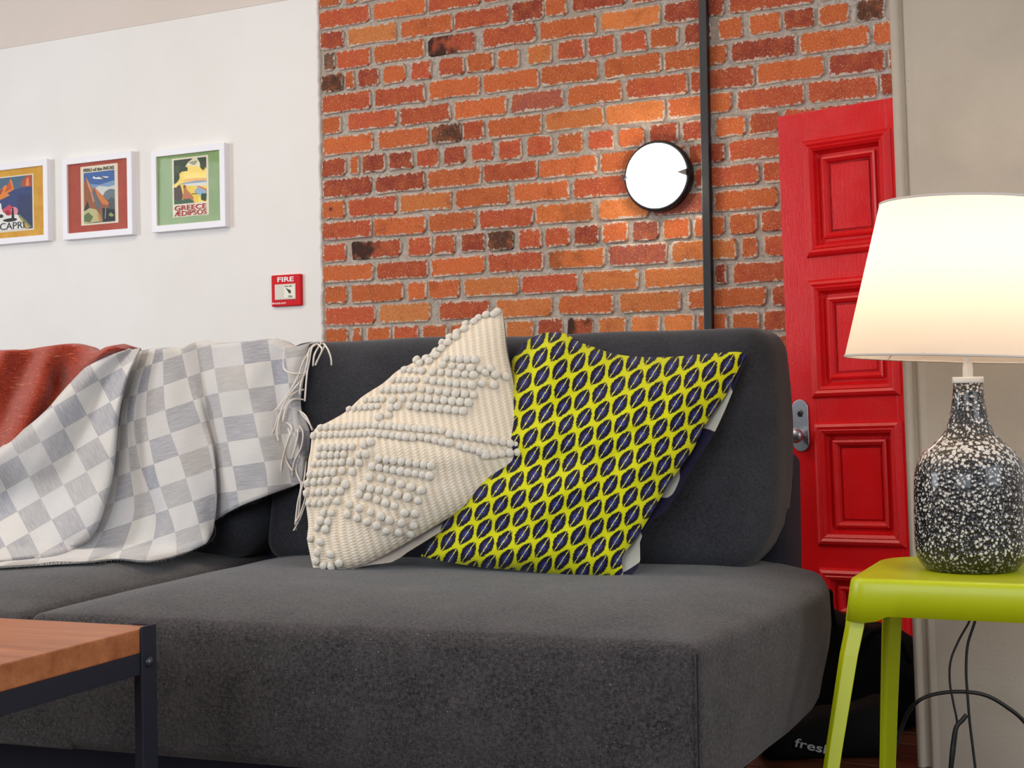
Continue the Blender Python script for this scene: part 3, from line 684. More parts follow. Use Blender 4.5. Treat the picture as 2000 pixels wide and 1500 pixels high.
# ------------------------------------------------------------------ rust throw
n = N('rust_wool'); v = n.coord(); a = n.noise(n.mapping(v, (500, 500, 90)), 1, 3); b = n.noise(n.mapping(v, (60, 60, 500)), 1, 3); th = n.noise(n.mapping(v, (30, 30, 260), rot=(0, .5, .4)), 1, 2, .5)
cc = n.mix(n.step(n.math('ADD', a, b), .8, 1.2), srgb(126, 38, 22), srgb(176, 66, 40)); cc = n.mix(n.step(th, .66, .72), cc, srgb(206, 118, 80))
n.P(Base_Color=cc, Roughness=.95, Sheen_Weight=.4, Specular_IOR_Level=.15); n.bump(n.math('ADD', a, b), .6, .002); M['rust'] = n.m
topc = [(-80, 689), (0, 686), (30, 686), (75, 679), (120, 674), (150, 677), (168, 689), (188, 687), (206, 678), (225, 675), (240, 682)]
botc = [(-80, 930), (0, 884), (30, 866), (60, 842), (95, 805), (125, 770), (152, 738), (182, 712), (208, 700), (228, 694), (246, 688)]
cols = []
for (x, y), (X2, Y2) in zip(topc, botc):
    cols.append([(x, y), (x+(X2-x)*.33+4, y+(Y2-y)*.33), (x+(X2-x)*.66+4, y+(Y2-y)*.66), (X2, Y2)])
def dr_(px, py, s, t):
    q = px+.45*(py-680)
    f = .018*math.sin(q*.062+1.0)+.016*noise.noise(Vector((px*.02, py*.012, 3)))
    f -= .040*math.exp(-((px-112)/16)**2-((py-745)/38)**2)
    f += .026*math.exp(-((px-205)/34)**2)*math.exp(-((t-.3)/.45)**2)
    return .030+f
rust = sheet('rust_throw', cols, 22, dr_, lambda x, y, s, t: (x*.01, y*.01), M['rust'], None, 4, .16)
tag(rust, 'rust red woollen throw draped over the left of the sofa back', 'throw blanket')
# ------------------------------------------------------------------ grey checked throw
n = N('checked_wool'); uvn = n.node('ShaderNodeUVMap').outputs[0]; v = n.coord()
fl_ = n.node('ShaderNodeVectorMath', {0: uvn}, operation='FLOOR').outputs[0]
ss = n.sep(fl_); par = n.math('MODULO', n.math('ABSOLUTE', n.math('ADD', ss[0], ss[1])), 2.0)
wn = n.node('ShaderNodeTexWhiteNoise', noise_dimensions='2D'); n.set(wn.inputs['Vector'], fl_); wv = wn.outputs['Value']
dark = n.ramp(wv, [(0, srgb(158, 158, 168)), (.35, srgb(176, 171, 167)), (.6, srgb(148, 151, 164)), (1, srgb(186, 181, 176))])
lite = n.ramp(wv, [(0, srgb(212, 210, 212)), (.5, srgb(204, 199, 194)), (1, srgb(218, 215, 210))])
streak = n.noise(n.mapping(uvn, (2, 26, 1)), 1, 4, .7); weave = n.noise(n.mapping(uvn, (60, 60, 1)), 1, 2)
c = n.mix(par, dark, lite); c = n.mix(n.math('MULTIPLY', n.step(streak, .42, .62), .40), c, srgb(222, 218, 212)); c = n.mix(n.math('MULTIPLY', n.step(weave, .42, .62), .38), c, srgb(118, 118, 124))
n.P(Base_Color=c, Roughness=.95, Sheen_Weight=.3, Specular_IOR_Level=.15); n.bump(n.math('ADD', weave, streak), .4, .0015); M['check'] = n.m
M['yarn'] = plain('ivory_yarn', srgb(226, 216, 206), .9, bump=.3, bscale=700)
Bc = [[(196, 690), (150, 800), (60, 950), (-10, 1050), (-40, 1109)],
      [(240, 688), (205, 840), (150, 1000), (90, 1075), (70, 1102)],
      [(262, 690), (238, 800), (232, 900), (218, 1000), (170, 1096)],
      [(278, 684), (250, 790), (252, 900), (262, 1000), (232, 1090)],
      [(292, 682), (262, 800), (272, 900), (305, 1010), (285, 1095)],
      [(303, 682), (285, 800), (305, 925), (340, 1030), (345, 1083)],
      [(318, 682), (324, 810), (353, 901), (384, 1005), (398, 1063)],
      [(353, 681), (376, 777), (408, 875), (421, 967), (416, 1040)],
      [(382, 668), (402, 790), (420, 870), (424, 960), (421, 1016)],
      [(412, 673), (422, 740), (436, 820), (458, 930), (467, 989)],
      [(470, 669), (487, 770), (506, 860), (520, 920), (523, 967)],
      [(523, 664), (537, 760), (549, 850), (562, 900), (570, 950)],
      [(556, 680), (565, 760), (574, 830), (588, 900), (588, 940)],
      [(604, 670), (594, 735), (588, 795), (606, 850), (596, 932)]]
dB = [.0, .0, .004, .006, .014, .034, .046, .020, -.004, .032, .044, .018, .026, .006]
def dBf(px, py, s, t):
    k = min(int(s), len(dB)-2); w = s-k; w = w*w*(3-2*w); d = dB[k]*(1-w)+dB[k+1]*w
    return .020+d*1.25*(.55+.6*min(1, t*1.4))+.008*noise.noise(Vector((px*.03+py*.01, py*.010, 0)))
def uvB(x, y, s, t): return (s+100.0, (y+(.34 if x < 415 else .14)*(x-415))/49.0+100.3)
throw = empty('checked_throw', glob((sl(330, 900, yb).x, yb-.05, .47))); tag(throw, 'grey and white checked wool throw with a fringe, over the sofa back', 'throw blanket')
def adopt(o, p):
    o.parent = p; o.matrix_parent_inverse = Matrix.Translation(p.location).inverted() if not p.rotation_euler.z else p.matrix_basis.inverted(); return o
adopt(sheet('hanging_side', Bc, 40, dBf, uvB, M['check'], None, 5, .18), throw)
A0 = [(244, 684), (209, 694), (176, 710), (144, 740), (114, 773), (82, 809), (33, 848), (0, 874), (-60, 915)]
A1 = [(276, 680), (258, 703), (250, 738), (243, 765), (235, 800), (232, 830), (229, 869), (225, 918), (217, 960), (207, 993), (193, 1032), (176, 1061), (157, 1078), (126, 1085), (95, 1090), (60, 1096), (-60, 1106)]
A0, A1 = csm(A0), csm(A1); cols = []
for i in range(9):
    w = i/8; cols.append([tuple(p*(1-w)+q*w for p, q in zip(interp(A0, t/10), interp(A1, t/10))) for t in range(11)])
def dAf(px, py, s, t):
    w = s/8; env = min(1, t*2.2+.15)
    d = .052+.036*sstep(.7,.93,w)+.022*math.sin(w*9.5+.6)*env+.016*noise.noise(Vector((px*.016+py*.008, py*.012, 8)))
    d -= .085*sstep(.94, 1.0, w)*env; d -= .02*sstep(.06, .0, w); return d
def uvA(x, y, s, t):
    # weave axes run (22,42) and (45,-26) pixels of cloth per check
    det = 22*(-26)-42*45; X_, Y_ = x-57, y-931
    return ((X_*(-26)-Y_*45)/det+60, (22*Y_-42*X_)/det+60)
adopt(sheet('folded_corner', cols, 44, dAf, uvA, M['check'], None, 6, .0), throw)
# fringe: each knotted strand
FR = ["1900,95 1865,120 1850,200 1835,280 1822,440", "1880,100 1850,130 1835,215 1812,300", "1920,92 1880,160 1872,230", "1935,95 1960,130 1978,180 1982,225", "1900,100 1925,130 1900,190 1885,225", "1945,100 1915,160 1890,210",
      "1850,140 1810,210 1790,270 1750,350 1700,430 1640,500", "1830,270 1780,275 1720,265 1695,230 1700,150", "1815,300 1770,350 1710,430 1670,520 1640,600 1622,640", "1815,370 1760,390 1700,450 1670,540 1655,620 1665,680",
      "1815,430 1750,430 1710,480 1690,560", "1780,490 1830,530 1868,615", "1790,500 1840,560 1872,612", "1700,560 1745,600 1720,680 1690,780 1680,860 1675,940", "1710,580 1735,650 1705,740 1715,800 1750,860",
      "1760,560 1810,620 1800,720 1760,800 1745,890", "1780,560 1780,640 1765,720 1740,790", "1800,760 1770,850 1800,940 1780,1050 1765,1180", "1830,800 1820,900 1800,980 1790,1080 1770,1210", "1840,900 1835,1010 1810,1100 1780,1170 1755,1215",
      "1760,820 1790,900 1830,980 1800,1100 1770,1160", "1830,260 1800,330 1790,400"]
rf = random.Random(3)
for i, s in enumerate(FR):
    pp = []
    P_ = [tuple(float(q) for q in w.split(',')) for w in s.split()]
    for k, (x, y) in enumerate(P_):
        x, y = x/3.061, 640+y/3.061; t = face_t(x, y, .052+.012*rf.random()+(.02 if k else -.005)); pp.append(C+ray(x, y)*t)
    V, Fc = tube_geo(smooth_pts(pp, 5), .0021, 6); adopt(mk('fringe_strand', V, Fc, M['yarn'], None, True), throw)
# frayed cut hem
hem = csm([(-40, 1109), (65, 1103), (108, 1098), (157, 1098), (229, 1092), (285, 1096), (320, 1092), (353, 1082), (385, 1071), (414, 1053), (421, 1034), (418, 1020), (425, 1009), (470, 988), (495, 981), (523, 967), (560, 953), (588, 938)], 6)
bm = bmesh.new()
for i in range(420):
    x, y = interp(hem, i/419); t = (cloth_pt(x, y, .03)-C).length/ray(x, y).length
    L = rf.uniform(3, 9); an = rf.uniform(.9, 1.9); p = C+ray(x, y-1)*t; q = C+ray(x+L*math.cos(an), y+L*math.sin(an)*.8)*t
    w_ = R*.0009; vs = [bm.verts.new(p-w_), bm.verts.new(p+w_), bm.verts.new(q)]; bm.faces.new(vs)
o = from_bm('frayed_hem', bm, plain('dark_thread', srgb(112, 108, 106), .9)); o['kind'] = 'stuff'; adopt(o, throw)
# ------------------------------------------------------------------ cushions (pillows)
def pillow(name, top, right, bottom, left, y0, ks, B, m, parent, n=46, bulge=None, uvfun=None, sign=1.0, off=0.0):
    """Coons patch between four seams; top and bottom run left to right, left and right run top to bottom"""
    T, Rr, Bo, Le = [csm(c) for c in (top, right, bottom, left)]
    c00, c10, c01, c11 = T[0], T[-1], Bo[0], Bo[-1]; V = []; UV = []
    for j in range(n+1):
        v = j/n; l = interp(Le, v); r = interp(Rr, v)
        for i in range(n+1):
            u = i/n; t = interp(T, u); b = interp(Bo, u)
            x, y = [(1-v)*t[k]+v*b[k]+(1-u)*l[k]+u*r[k]-((1-u)*(1-v)*c00[k]+u*(1-v)*c10[k]+(1-u)*v*c01[k]+u*v*c11[k]) for k in (0, 1)]
            pu = 1-abs(2*u-1)**2.6; pv = 1-abs(2*v-1)**2.6
            h = B*(max(0, pu)*max(0, pv))**.6
            if bulge: h += bulge(u, v, x, y)
            tt_ = face_t(x, y, 0, y0, ks)-(h*sign+off)
            V.append(C+ray(x, y)*tt_); UV.append(uvfun(u, v, x, y) if uvfun else (u, v))
    Fc = [(j*(n+1)+i, (j+1)*(n+1)+i, (j+1)*(n+1)+i+1, j*(n+1)+i+1) for j in range(n) for i in range(n)]
    return mk(name, V, Fc, m, parent, True, UV)
# yellow leaf-print cushion
n = N('yellow_leaf_print'); uvn = n.node('ShaderNodeUVMap').outputs[0]
dn = n.noise(n.mapping(uvn, (9, 9, 1)), 1, 3, .6, col=True)
wob = n.node('ShaderNodeVectorMath', {0: dn, 1: (-.5, -.5, -.5)}, operation='ADD').outputs[0]
wob = n.node('ShaderNodeVectorMath', {0: wob, 1: (.16, .16, 0)}, operation='MULTIPLY').outputs[0]
uvw = n.node('ShaderNodeVectorMath', {0: uvn, 1: wob}, operation='ADD').outputs[0]
g = n.sep(uvw)
colp = n.math('MULTIPLY', n.math('MODULO', n.math('FLOOR', g[0]), 2.0), .0)
fx = n.math('SUBTRACT', n.math('FRACT', g[0]), .5); fy = n.math('SUBTRACT', n.math('FRACT', n.math('ADD', g[1], colp)), .5)
p_ = n.math('SUBTRACT', fx, fy); q_ = n.math('ADD', fx, fy)
def pw(x, e): return n.math('POWER', n.math('ABSOLUTE', x), e)
d_ = n.math('ADD', n.math('DIVIDE', pw(p_, 1.6), .85**1.6), n.math('DIVIDE', pw(q_, 1.6), .58**1.6))
rag = n.math('ADD', d_, n.math('MULTIPLY', n.math('SUBTRACT', n.noise(n.mapping(uvn, (22, 22, 1)), 1, 2), .5), .7))
inner = n.math('ADD', d_, n.math('MULTIPLY', n.math('SUBTRACT', n.noise(n.mapping(uvn, (14, 14, 1), rot=(0, 0, .78)), 1, 3), .5), 1.2))
yel = n.mix(n.noise(n.coord(), 40, 3), srgb(214, 212, 14), srgb(196, 198, 10))
c = n.mix(n.step(rag, .98, .90), yel, srgb(20, 18, 36)); c = n.mix(n.step(inner, .34, .16), c, srgb(50, 54, 132))
vein = n.math('ADD', n.math('ABSOLUTE', q_), n.math('MULTIPLY', pw(p_, 2.0), .0)); c = n.mix(n.math('MULTIPLY', n.step(vein, .045, .022), n.step(n.math('ABSOLUTE', p_), .80, .70)), c, srgb(214, 208, 90))
wv = n.noise(n.coord(), 1400, 1); n.P(Base_Color=c, Roughness=.85, Sheen_Weight=.1, Specular_IOR_Level=.2); n.bump(wv, .15, .001); M['yellow'] = n.m
n = N('navy_white_print'); a = n.noise(n.coord(), 11, 1, .3); n.P(Base_Color=n.mix(n.step(a, .50, .515), srgb(222, 218, 206), srgb(34, 28, 60)), Roughness=.85); M['navywhite'] = n.m
ybp = loc(at_h(1218, 1130, HS+.03)).y
ksY = ((yb+yt*.92-.02)-ybp)/.50
print('yellow', ybp, ksY)
ycush = empty('yellow_cushion', at_h(1100, 1115, HS+.035)); tag(ycush, 'large yellow cushion printed with navy blue leaves, at the right of the sofa', 'cushion')
Yt = [(985, 735), (1005, 695), (1030, 665), (1058, 652), (1085, 649), (1108, 653), (1128, 666), (1160, 678), (1200, 691), (1250, 697), (1310, 697), (1380, 691), (1438, 687), (1457, 692)]
Yr = [(1457, 692), (1434, 738), (1416, 774), (1376, 832), (1351, 882), (1308, 943), (1272, 1004), (1243, 1051), (1216, 1087), (1218, 1129)]
Yb_ = [(822, 1086), (870, 1097), (940, 1108), (1010, 1114), (1080, 1121), (1150, 1127), (1218, 1129)]
Yl = [(985, 735), (975, 800), (940, 880), (890, 980), (838, 1060), (822, 1086)]
def byel(u, v, x, y):
    s = .030*noise.noise(Vector((x*.013+y*.004, y*.015, 2)))*min(1, 6*u*(1-u)*v*(1-v)*4)
    s += -.010*math.exp(-((y-(862-.09*(x-1020)))/5.0)**2)*sstep(1010, 1060, x)*sstep(1310, 1230, x)
    s += .020*math.exp(-((x-1065)/40)**2)*math.exp(-((y-700)/60)**2)
    s += .016*math.exp(-(((x-1185)/40)**2+((y-1085)/30)**2))-.012*math.exp(-(((x-1150)/30)**2+((y-1060)/14)**2))
    return s
def uvY(u, v, x, y):
    w = sstep(1150, 880, x)*sstep(900, 1080, y)   # the weave turns upright in the lower left corner
    X_, Y_ = x-1000, y-700; det = 35*36+13*4
    a_, b_ = (X_*36-Y_*4)/det, (35*Y_+13*X_)/det
    return (a_+50, b_+50+w*.25)
adopt(pillow('front_panel', Yt, Yr, Yb_, Yl, ybp, ksY, .095, M['yellow'], None, 60, byel, uvY), ycush)
Yr2 = [(1460, 693), (1446, 728), (1428, 772), (1412, 810), (1389, 857), (1366, 892), (1338, 940), (1316, 974), (1302, 996), (1273, 1018), (1252, 1050), (1250, 1070), (1250, 1096), (1240, 1118), (1219, 1130)]
adopt(pillow('back_panel', Yt, Yr2, Yb_, Yl, ybp, ksY, .055, M['navywhite'], None, 30, lambda u, v, x, y: .012*math.exp(-((u-1)/.03)**2)*0, None, -1.0, -.004), ycush)
# cream pompom cushion
n = N('cream_ribbed_weave'); uvn = n.node('ShaderNodeUVMap').outputs[0]; g = n.sep(uvn)
r1 = n.math('SINE', n.math('MULTIPLY', g[0], 2*PI*30)); r2 = n.math('SINE', n.math('ADD', n.math('MULTIPLY', g[1], 2*PI*52), n.math('MULTIPLY', n.math('FLOOR', n.math('MULTIPLY', g[0], 30)), 2.4)))
hh = n.math('ADD', n.math('MULTIPLY', r1, .6), n.math('MULTIPLY', r2, .3)); hh = n.math('ADD', hh, n.math('MULTIPLY', n.noise(n.coord(), 500, 3), .8))
c = n.mix(n.step(hh, -.6, .9), srgb(206, 184, 154), srgb(238, 226, 208)); c = n.mix(n.math('MULTIPLY', n.step(n.noise(n.mapping(uvn, (30, 3, 1)), 1, 2), .4, .6), .4), c, srgb(228, 214, 192))
n.P(Base_Color=c, Roughness=.95, Sheen_Weight=.2, Specular_IOR_Level=.15); n.bump(hh, .7, .0022); M['cream'] = n.m
M['cream_plain'] = plain('plain_cream_cotton', srgb(214, 202, 188), .9, bump=.3, bscale=60)
M['pom'] = plain('ivory_wool', srgb(250, 243, 230), .95, bump=.7, bscale=260, var=.06)
ccush = empty('cream_cushion', at_h(690, 1112, HS+.035)); tag(ccush, 'cream woven cushion with rows of ivory pompoms, leaning on the yellow cushion', 'cushion')
Ct = [(609, 850), (617, 836), (645, 822), (677, 803), (702, 779), (725, 763), (749, 748), (775, 725), (800, 712), (822, 700), (844, 688), (857, 675), (875, 658), (892, 645), (910, 632), (930, 622), (950, 612), (964, 607), (981, 606)]
Cr = [(981, 606), (985, 640), (990, 689), (1003, 748), (1020, 836), (1032, 875), (1036, 896)]
Cb = [(612, 1111), (640, 1113), (677, 1111), (716, 1101), (765, 1076), (814, 1048), (862, 1020), (912, 992), (955, 962), (994, 934), (1020, 912), (1036, 896)]
Cl = [(609, 850), (606, 880), (602, 901), (598, 944), (598, 986), (602, 1025), (600, 1052), (605, 1081), (612, 1111)]
ycr = yb-.235; ksC = ((yb+yt*1.0-.03)-ycr)/.60
def bcr(u, v, x, y):
    s = .018*math.exp(-((u-v)/.10)**2)*math.sin(PI*min(1, max(0, (u+v)/2)))
    return s+.006*noise.noise(Vector((x*.012, y*.012, 7)))*min(1, 60*u*(1-u)*v*(1-v))
cf = pillow('front_panel', Ct, Cr, Cb, Cl, ycr, ksC, .080, M['cream'], None, 56, bcr, lambda u, v, x, y: (u, v)); adopt(cf, ccush)
Cb2 = [(612, 1112), (640, 1114), (690, 1112), (716, 1105), (768, 1098), (790, 1083), (835, 1055), (879, 1027), (930, 990), (977, 956), (1012, 925), (1032, 910), (1039, 894)]
Cr2 = [(981, 606), (987, 640), (992, 689), (1005, 748), (1022, 836), (1035, 873), (1039, 894)]
adopt(pillow('back_panel', Ct, Cr2, Cb2, Cl, ycr, ksC, .05, M['cream_plain'], None, 26, None, None, -1.0, -.006), ccush)
bv = BVHTree.FromPolygons([v.co for v in cf.data.vertices], [tuple(p.vertices) for p in cf.data.polygons])
# (x0,y0,x1,y1,count) rows of pompoms, read along the weave
PQ = """1080 190 1250 200 5;1060 228 1280 255 5;1340 250 1372 290 2;1000 270 1240 290 6;1310 275 1430 300 3;960 320 1230 350 7;1290 340 1360 350 2;880 370 1240 410 8;880 425 1210 455 8;860 475 1180 505 8
1140 60 1090 95 2;1055 130 1010 168 2;980 205 905 200 2;830 260 935 265 4;765 320 900 318 5;700 380 850 375 5;600 440 700 435 4;760 440 820 430 2;500 492 670 475 6;750 485 790 475 2;680 540 735 530 2
330 605 620 588 9;660 590 1050 622 11;1100 642 1500 705 10;290 650 600 640 10;640 638 880 668 7;930 662 1095 698 5;1160 715 1310 755 5;1310 770 1500 750 5;1560 735 1575 775 2
330 722 520 715 6;590 705 630 690 2;320 770 470 760 5;560 762 600 758 2;290 820 460 808 6;510 805 560 810 2;270 880 410 868 5;460 860 520 865 2;255 932 370 920 4;425 920 480 940 2;250 992 360 985 4;410 985 450 980 2;260 1052 330 1055 3;372 1042 430 1042 2
350 1110 395 1110 2;335 1158 375 1165 2;310 1200 360 1210 2;272 1262 330 1282 2;310 1345 390 1355 2;305 1395 350 1420 2;395 1425 440 1405 2
680 785 990 825 8;640 832 980 890 9;620 900 690 905 2;750 922 930 975 4;580 955 730 985 4;790 1002 910 1035 3;560 1000 770 1070 5;830 1108 890 1112 2;500 1060 690 1130 4;740 1152 880 1180 3;490 1120 665 1185 4;720 1215 860 1230 3"""
pme = None; cnt = 0
E5 = """570 40;545 60;490 65;435 85;400 112;340 130;330 165;275 195;225 230;170 265;120 330;130 360;70 405;10 470;5 420;50 385"""
P2 = []
for s in PQ.replace('\n', ';').split(';'):
    x0, y0, x1, y1, k = [float(q) for q in s.split()]
    for i in range(int(k)):
        w = i/(k-1); P2.append((520+(x0+(x1-x0)*w)/3.061, 640+(y0+(y1-y0)*w)/3.061, math.hypot(x1-x0, y1-y0)/(k-1)/3.061))
for s in E5.split(';'):
    x, y = [float(q) for q in s.split()]; P2.append((820+x/3.75, 600+y/3.75, 12))
def pom_mesh(sd):
    bm = bmesh.new(); bmesh.ops.create_icosphere(bm, subdivisions=2, radius=1)
    for v in bm.verts: v.co *= 1+.13*noise.noise(v.co*1.7+Vector((sd, 0, 0)))
    me = bpy.data.meshes.new('pompom'); bm.to_mesh(me); bm.free(); me.materials.append(M['pom']); me.polygons.foreach_set('use_smooth', [True]*len(me.polygons)); return me
pms = [pom_mesh(i*5.3) for i in range(4)]
hits = 0
for x, y, sp in P2:
    for k in range(14):
        dr = ray(x, y).normalized(); h, nn_, _, _ = bv.ray_cast(C, dr)
        if h is not None: break
        x += (820-x)*.03; y += (900-y)*.03
    if h is None: continue
    if nn_.dot(dr) > 0: nn_ = -nn_
    sc = (h-C).length/F; rr = max(.0064, min(.0098, sp*sc*.68))*rf.uniform(.92, 1.12)
    o = bpy.data.objects.new('pompom', pms[hits % 4]); COL.objects.link(o)
    o.matrix_world = Matrix.Translation(h+nn_*rr*.45) @ nn_.to_track_quat('Z', 'Y').to_matrix().to_4x4() @ Matrix.Rotation(rf.uniform(0, 6.28), 4, 'Z') @ Matrix.Diagonal((rr, rr*.95, rr*.78, 1))
    adopt(o, ccush); hits += 1
print('pompoms', hits)
# ------------------------------------------------------------------ coffee table
def cdir(deg): t = math.radians(deg); return (r0*math.cos(t)-a0*math.sin(t)).normalized()
def frame_at(name, p, deg):
    d = cdir(deg); return empty(name, (p.x, p.y, 0), math.atan2(d.y, d.x))
HT = .50
CT = at_h(298, 1221, HT); tb = frame_at('coffee_table', CT, 22); tag(tb, 'low wooden coffee table in a dark angle-steel frame, in front of the sofa', 'table')
box('tabletop', -1.15, -.0005, -.66, -.0005, HT-.038, HT-.001, M['table_wood'], tb, .0025, 2)
w_, th_ = .033, .004
for sx, sy in ((1, 1), (-1, 1), (1, -1), (-1, -1)):
    bm = bmesh.new(); X0 = .0 if sx > 0 else -1.15; Y0 = .0 if sy > 0 else -.66
    box_bm(bm, min(X0, X0+sx*th_), max(X0, X0+sx*th_), min(Y0+sy*th_, Y0-sy*w_), max(Y0+sy*th_, Y0-sy*w_), 0, HT+.002, .0008, 1)
    box_bm(bm, min(X0, X0-sx*.036), max(X0, X0-sx*.036), min(Y0, Y0+sy*th_), max(Y0, Y0+sy*th_), 0, HT+.002, .0008, 1)
    box_bm(bm, min(X0, X0-sx*.036), max(X0, X0-sx*.036), min(Y0-sy*.002, Y0+sy*th_), max(Y0-sy*.002, Y0+sy*th_), HT-.001, HT+.002, 0, 1)
    leg = from_bm('leg', bm, M['table_steel'], tb)
    b = lathe('bolt', [(.0085, 0), (.0085, .0015), (.0075, .003), (.005, .0055), (0, .0065)], M['steel'] if False else plain('dark_bolt', srgb(74, 74, 84), .3, .7), leg, 20)
    b.rotation_euler = (0, sx*PI/2, 0); b.location = (X0+sx*th_, Y0-sy*.017, .447)
for y_ in (0, -.66):
    box('rail', -1.15, 0, min(y_, y_-.004 if y_ == 0 else y_+.004), max(y_, y_-.004 if y_ == 0 else y_+.004), HT-.070, HT-.038, M['table_steel'], tb, .0006, 1)
for x_ in (0, -1.15):
    box('rail', min(x_, x_-.004 if x_ == 0 else x_+.004), max(x_, x_-.004 if x_ == 0 else x_+.004), -.66, 0, HT-.070, HT-.038, M['table_steel'], tb, .0006, 1)
# ------------------------------------------------------------------ lime stool
SHT = .50
PS = at_h(1656, 1129, SHT); st = frame_at('stool', PS, 24); tag(st, 'lime green metal stool standing at the end of the sofa under the lamp', 'stool')
WS, DS = .43, .40
def rr_outline(off, n=8):
    L = []
    for cx_, cy_, r, a0_ in ((.03, .03, .03, 180), (WS-.03, .03, .03, 270), (WS-.10, DS-.10, .10, 0), (.10, DS-.10, .10, 90)):
        for k in range(n+1):
            a = math.radians(a0_+90*k/n); L.append((cx_+(r+off)*math.cos(a), cy_+(r+off)*math.sin(a)))
    out = []
    for i in range(len(L)):
        p, q = L[i], L[(i+1) % len(L)]; out.append(p); d = math.dist(p, q)
        if d > .06:
            m_ = int(d/.02)
            out += [(p[0]+(q[0]-p[0])*k/m_, p[1]+(q[1]-p[1])*k/m_) for k in range(1, m_)]
    return out
base = rr_outline(0)
rings = []
def cornerd(x, y): return min(math.dist((x, y), c_) for c_ in ((0, 0), (WS, 0), (WS, DS), (0, DS)))
prof = [(.006, None, .8), (.009, None, 1), (.011, None, 1.0), (.001, -.010, 0), (-.0005, -.005, 0), (-.004, -.0015, 0), (-.010, 0, 0), (-.02, -.0005, 0), (.80, -.003, 0), (.45, -.004, 0)]
V = []; Fc = []; nO = len(base)
for off, z, f in prof:
    ol = rr_outline(off) if off < .1 else [(WS/2+(x-WS/2)*off, DS/2+(y-DS/2)*off) for x, y in base]
    for i in range(nO):
        x, y = ol[i] if len(ol) == nO else base[i]
        bz = -.066-.013*sstep(.062, .045, cornerd(*base[i]))
        V.append((x, y, SHT+(z if z is not None else (bz if f == 1 else bz+.001))))
for i in range(1, len(prof)-1):
    for k in range(nO): Fc.append((i*nO+k, i*nO+(k+1) % nO, (i+1)*nO+(k+1) % nO, (i+1)*nO+k))
Fc.append(tuple((len(prof)-1)*nO+k for k in range(nO)))
so = mk('seat', V, Fc, M['lime'], st, True); md = so.modifiers.new('s', 'SOLIDIFY'); md.thickness = .0022
for sx, sy in ((0, 0), (1, 0), (0, 1), (1, 1)):
    dx, dy = (1 if sx == 0 else -1), (1 if sy == 0 else -1); V = []
    hy_ = .0 if sy == 0 else .02
    sec = [(0, .034), (0, .010), (.010, 0), (.036, 0), (.036, .003), (.0105, .003), (.003, .0105), (.003, .034)]
    for z, off, s_ in ((0, .056, .80), (.20, .030, .88), (.36, .008, .97), (.41, -.001, 1.0), (.47, -.008+.0, 1.0)):
        for x, y in sec:
            X_ = x*s_-off+.0; Y_ = y*s_-off+hy_
            X_ = X_-(.010 if sy == 0 else -.030*max(0, 1-z/.41)); V.append(((X_ if sx == 0 else WS-X_), (Y_ if sy == 0 else DS-Y_), z))
    Fc = [(i*8+k, i*8+(k+1) % 8, (i+1)*8+(k+1) % 8, (i+1)*8+k) for i in range(4) for k in range(8)]+[tuple(range(8)), tuple(range(32, 40))]
    bm = bmesh.new(); vs = [bm.verts.new(v) for v in V]
    for f in Fc: bm.faces.new([vs[i] for i in f])
    lg = from_bm('leg', bm, M['lime'], st)
    md = lg.modifiers.new('b', 'BEVEL'); md.width = .0012; md.segments = 2; md.limit_method = 'ANGLE'
# ------------------------------------------------------------------ table lamp
LP = at_h(1897, 1108, SHT)
lamp = empty('table_lamp', (LP.x, LP.y, SHT-.003)); tag(lamp, 'speckled black ceramic bottle lamp with a lit white shade, standing on the stool', 'table lamp')
n = N('speckled_glaze'); v = n.coord()
d1v = n.vor(v, 120); d2v = n.vor(n.mapping(v, loc=(5, 2, 1)), 190); nz = n.noise(v, 60, 3)
zz_ = n.sep(v)[2]; lit_shoulder = n.math('MULTIPLY', n.step(zz_, .200, .214), n.step(zz_, .262, .244)); dots = n.math('MAXIMUM', n.step(n.math('SUBTRACT', n.math('ADD', d1v, n.math('MULTIPLY', nz, .22)), n.math('MULTIPLY', lit_shoulder, .15)), .48, .40), n.math('MULTIPLY', n.step(n.math('ADD', d2v, n.math('MULTIPLY', nz, .3)), .46, .38), .8))  # dots merge paler on the shoulder, painting the lamp's light into the glaze
c = n.mix(dots, srgb(20, 17, 18), srgb(206, 198, 190)); c = n.mix(n.step(n.sep(v)[2], .034, .018), c, n.mix(.6, c, srgb(24, 26, 12)))
n.P(Base_Color=c, Roughness=.30, Coat_Weight=.5, Coat_Roughness=.12); n.bump(n.math('SUBTRACT', 1.0, d1v), .9, .003); M['glaze'] = n.m
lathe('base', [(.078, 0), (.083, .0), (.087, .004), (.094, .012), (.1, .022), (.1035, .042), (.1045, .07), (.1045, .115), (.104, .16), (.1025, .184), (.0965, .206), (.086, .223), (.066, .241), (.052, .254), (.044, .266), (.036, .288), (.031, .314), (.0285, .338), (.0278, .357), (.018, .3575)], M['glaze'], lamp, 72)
lathe('neck_ring', [(.0285, .3555), (.0292, .357), (.0292, .366), (.028, .3675), (.009, .3675)], plain('white_cap', srgb(226, 220, 212), .4), lamp, 40)
lathe('stem', [(.0095, .366), (.0095, .385), (.0085, .39), (.0085, .45), (.017, .452), (.017, .50), (.012, .505)], M['white_plastic'], lamp, 24)
bulbm = N('lit_bulb'); bulbm.P(Emission_Color=(1, .85, .66, 1), Emission_Strength=30.0)
lathe('bulb', [(.012, .505), (.014, .52), (.028, .545), (.031, .562), (.028, .58), (.016, .593), (0, .596)], bulbm.m, lamp, 24)
SHR = math.radians(2.6)
shade = empty('lamp_shade', (0, 0, .55)); shade.parent = lamp
ax = A.copy(); ax.z = 0; ax.normalize(); shade.rotation_euler = Matrix.Rotation(SHR, 3, ax).to_euler()
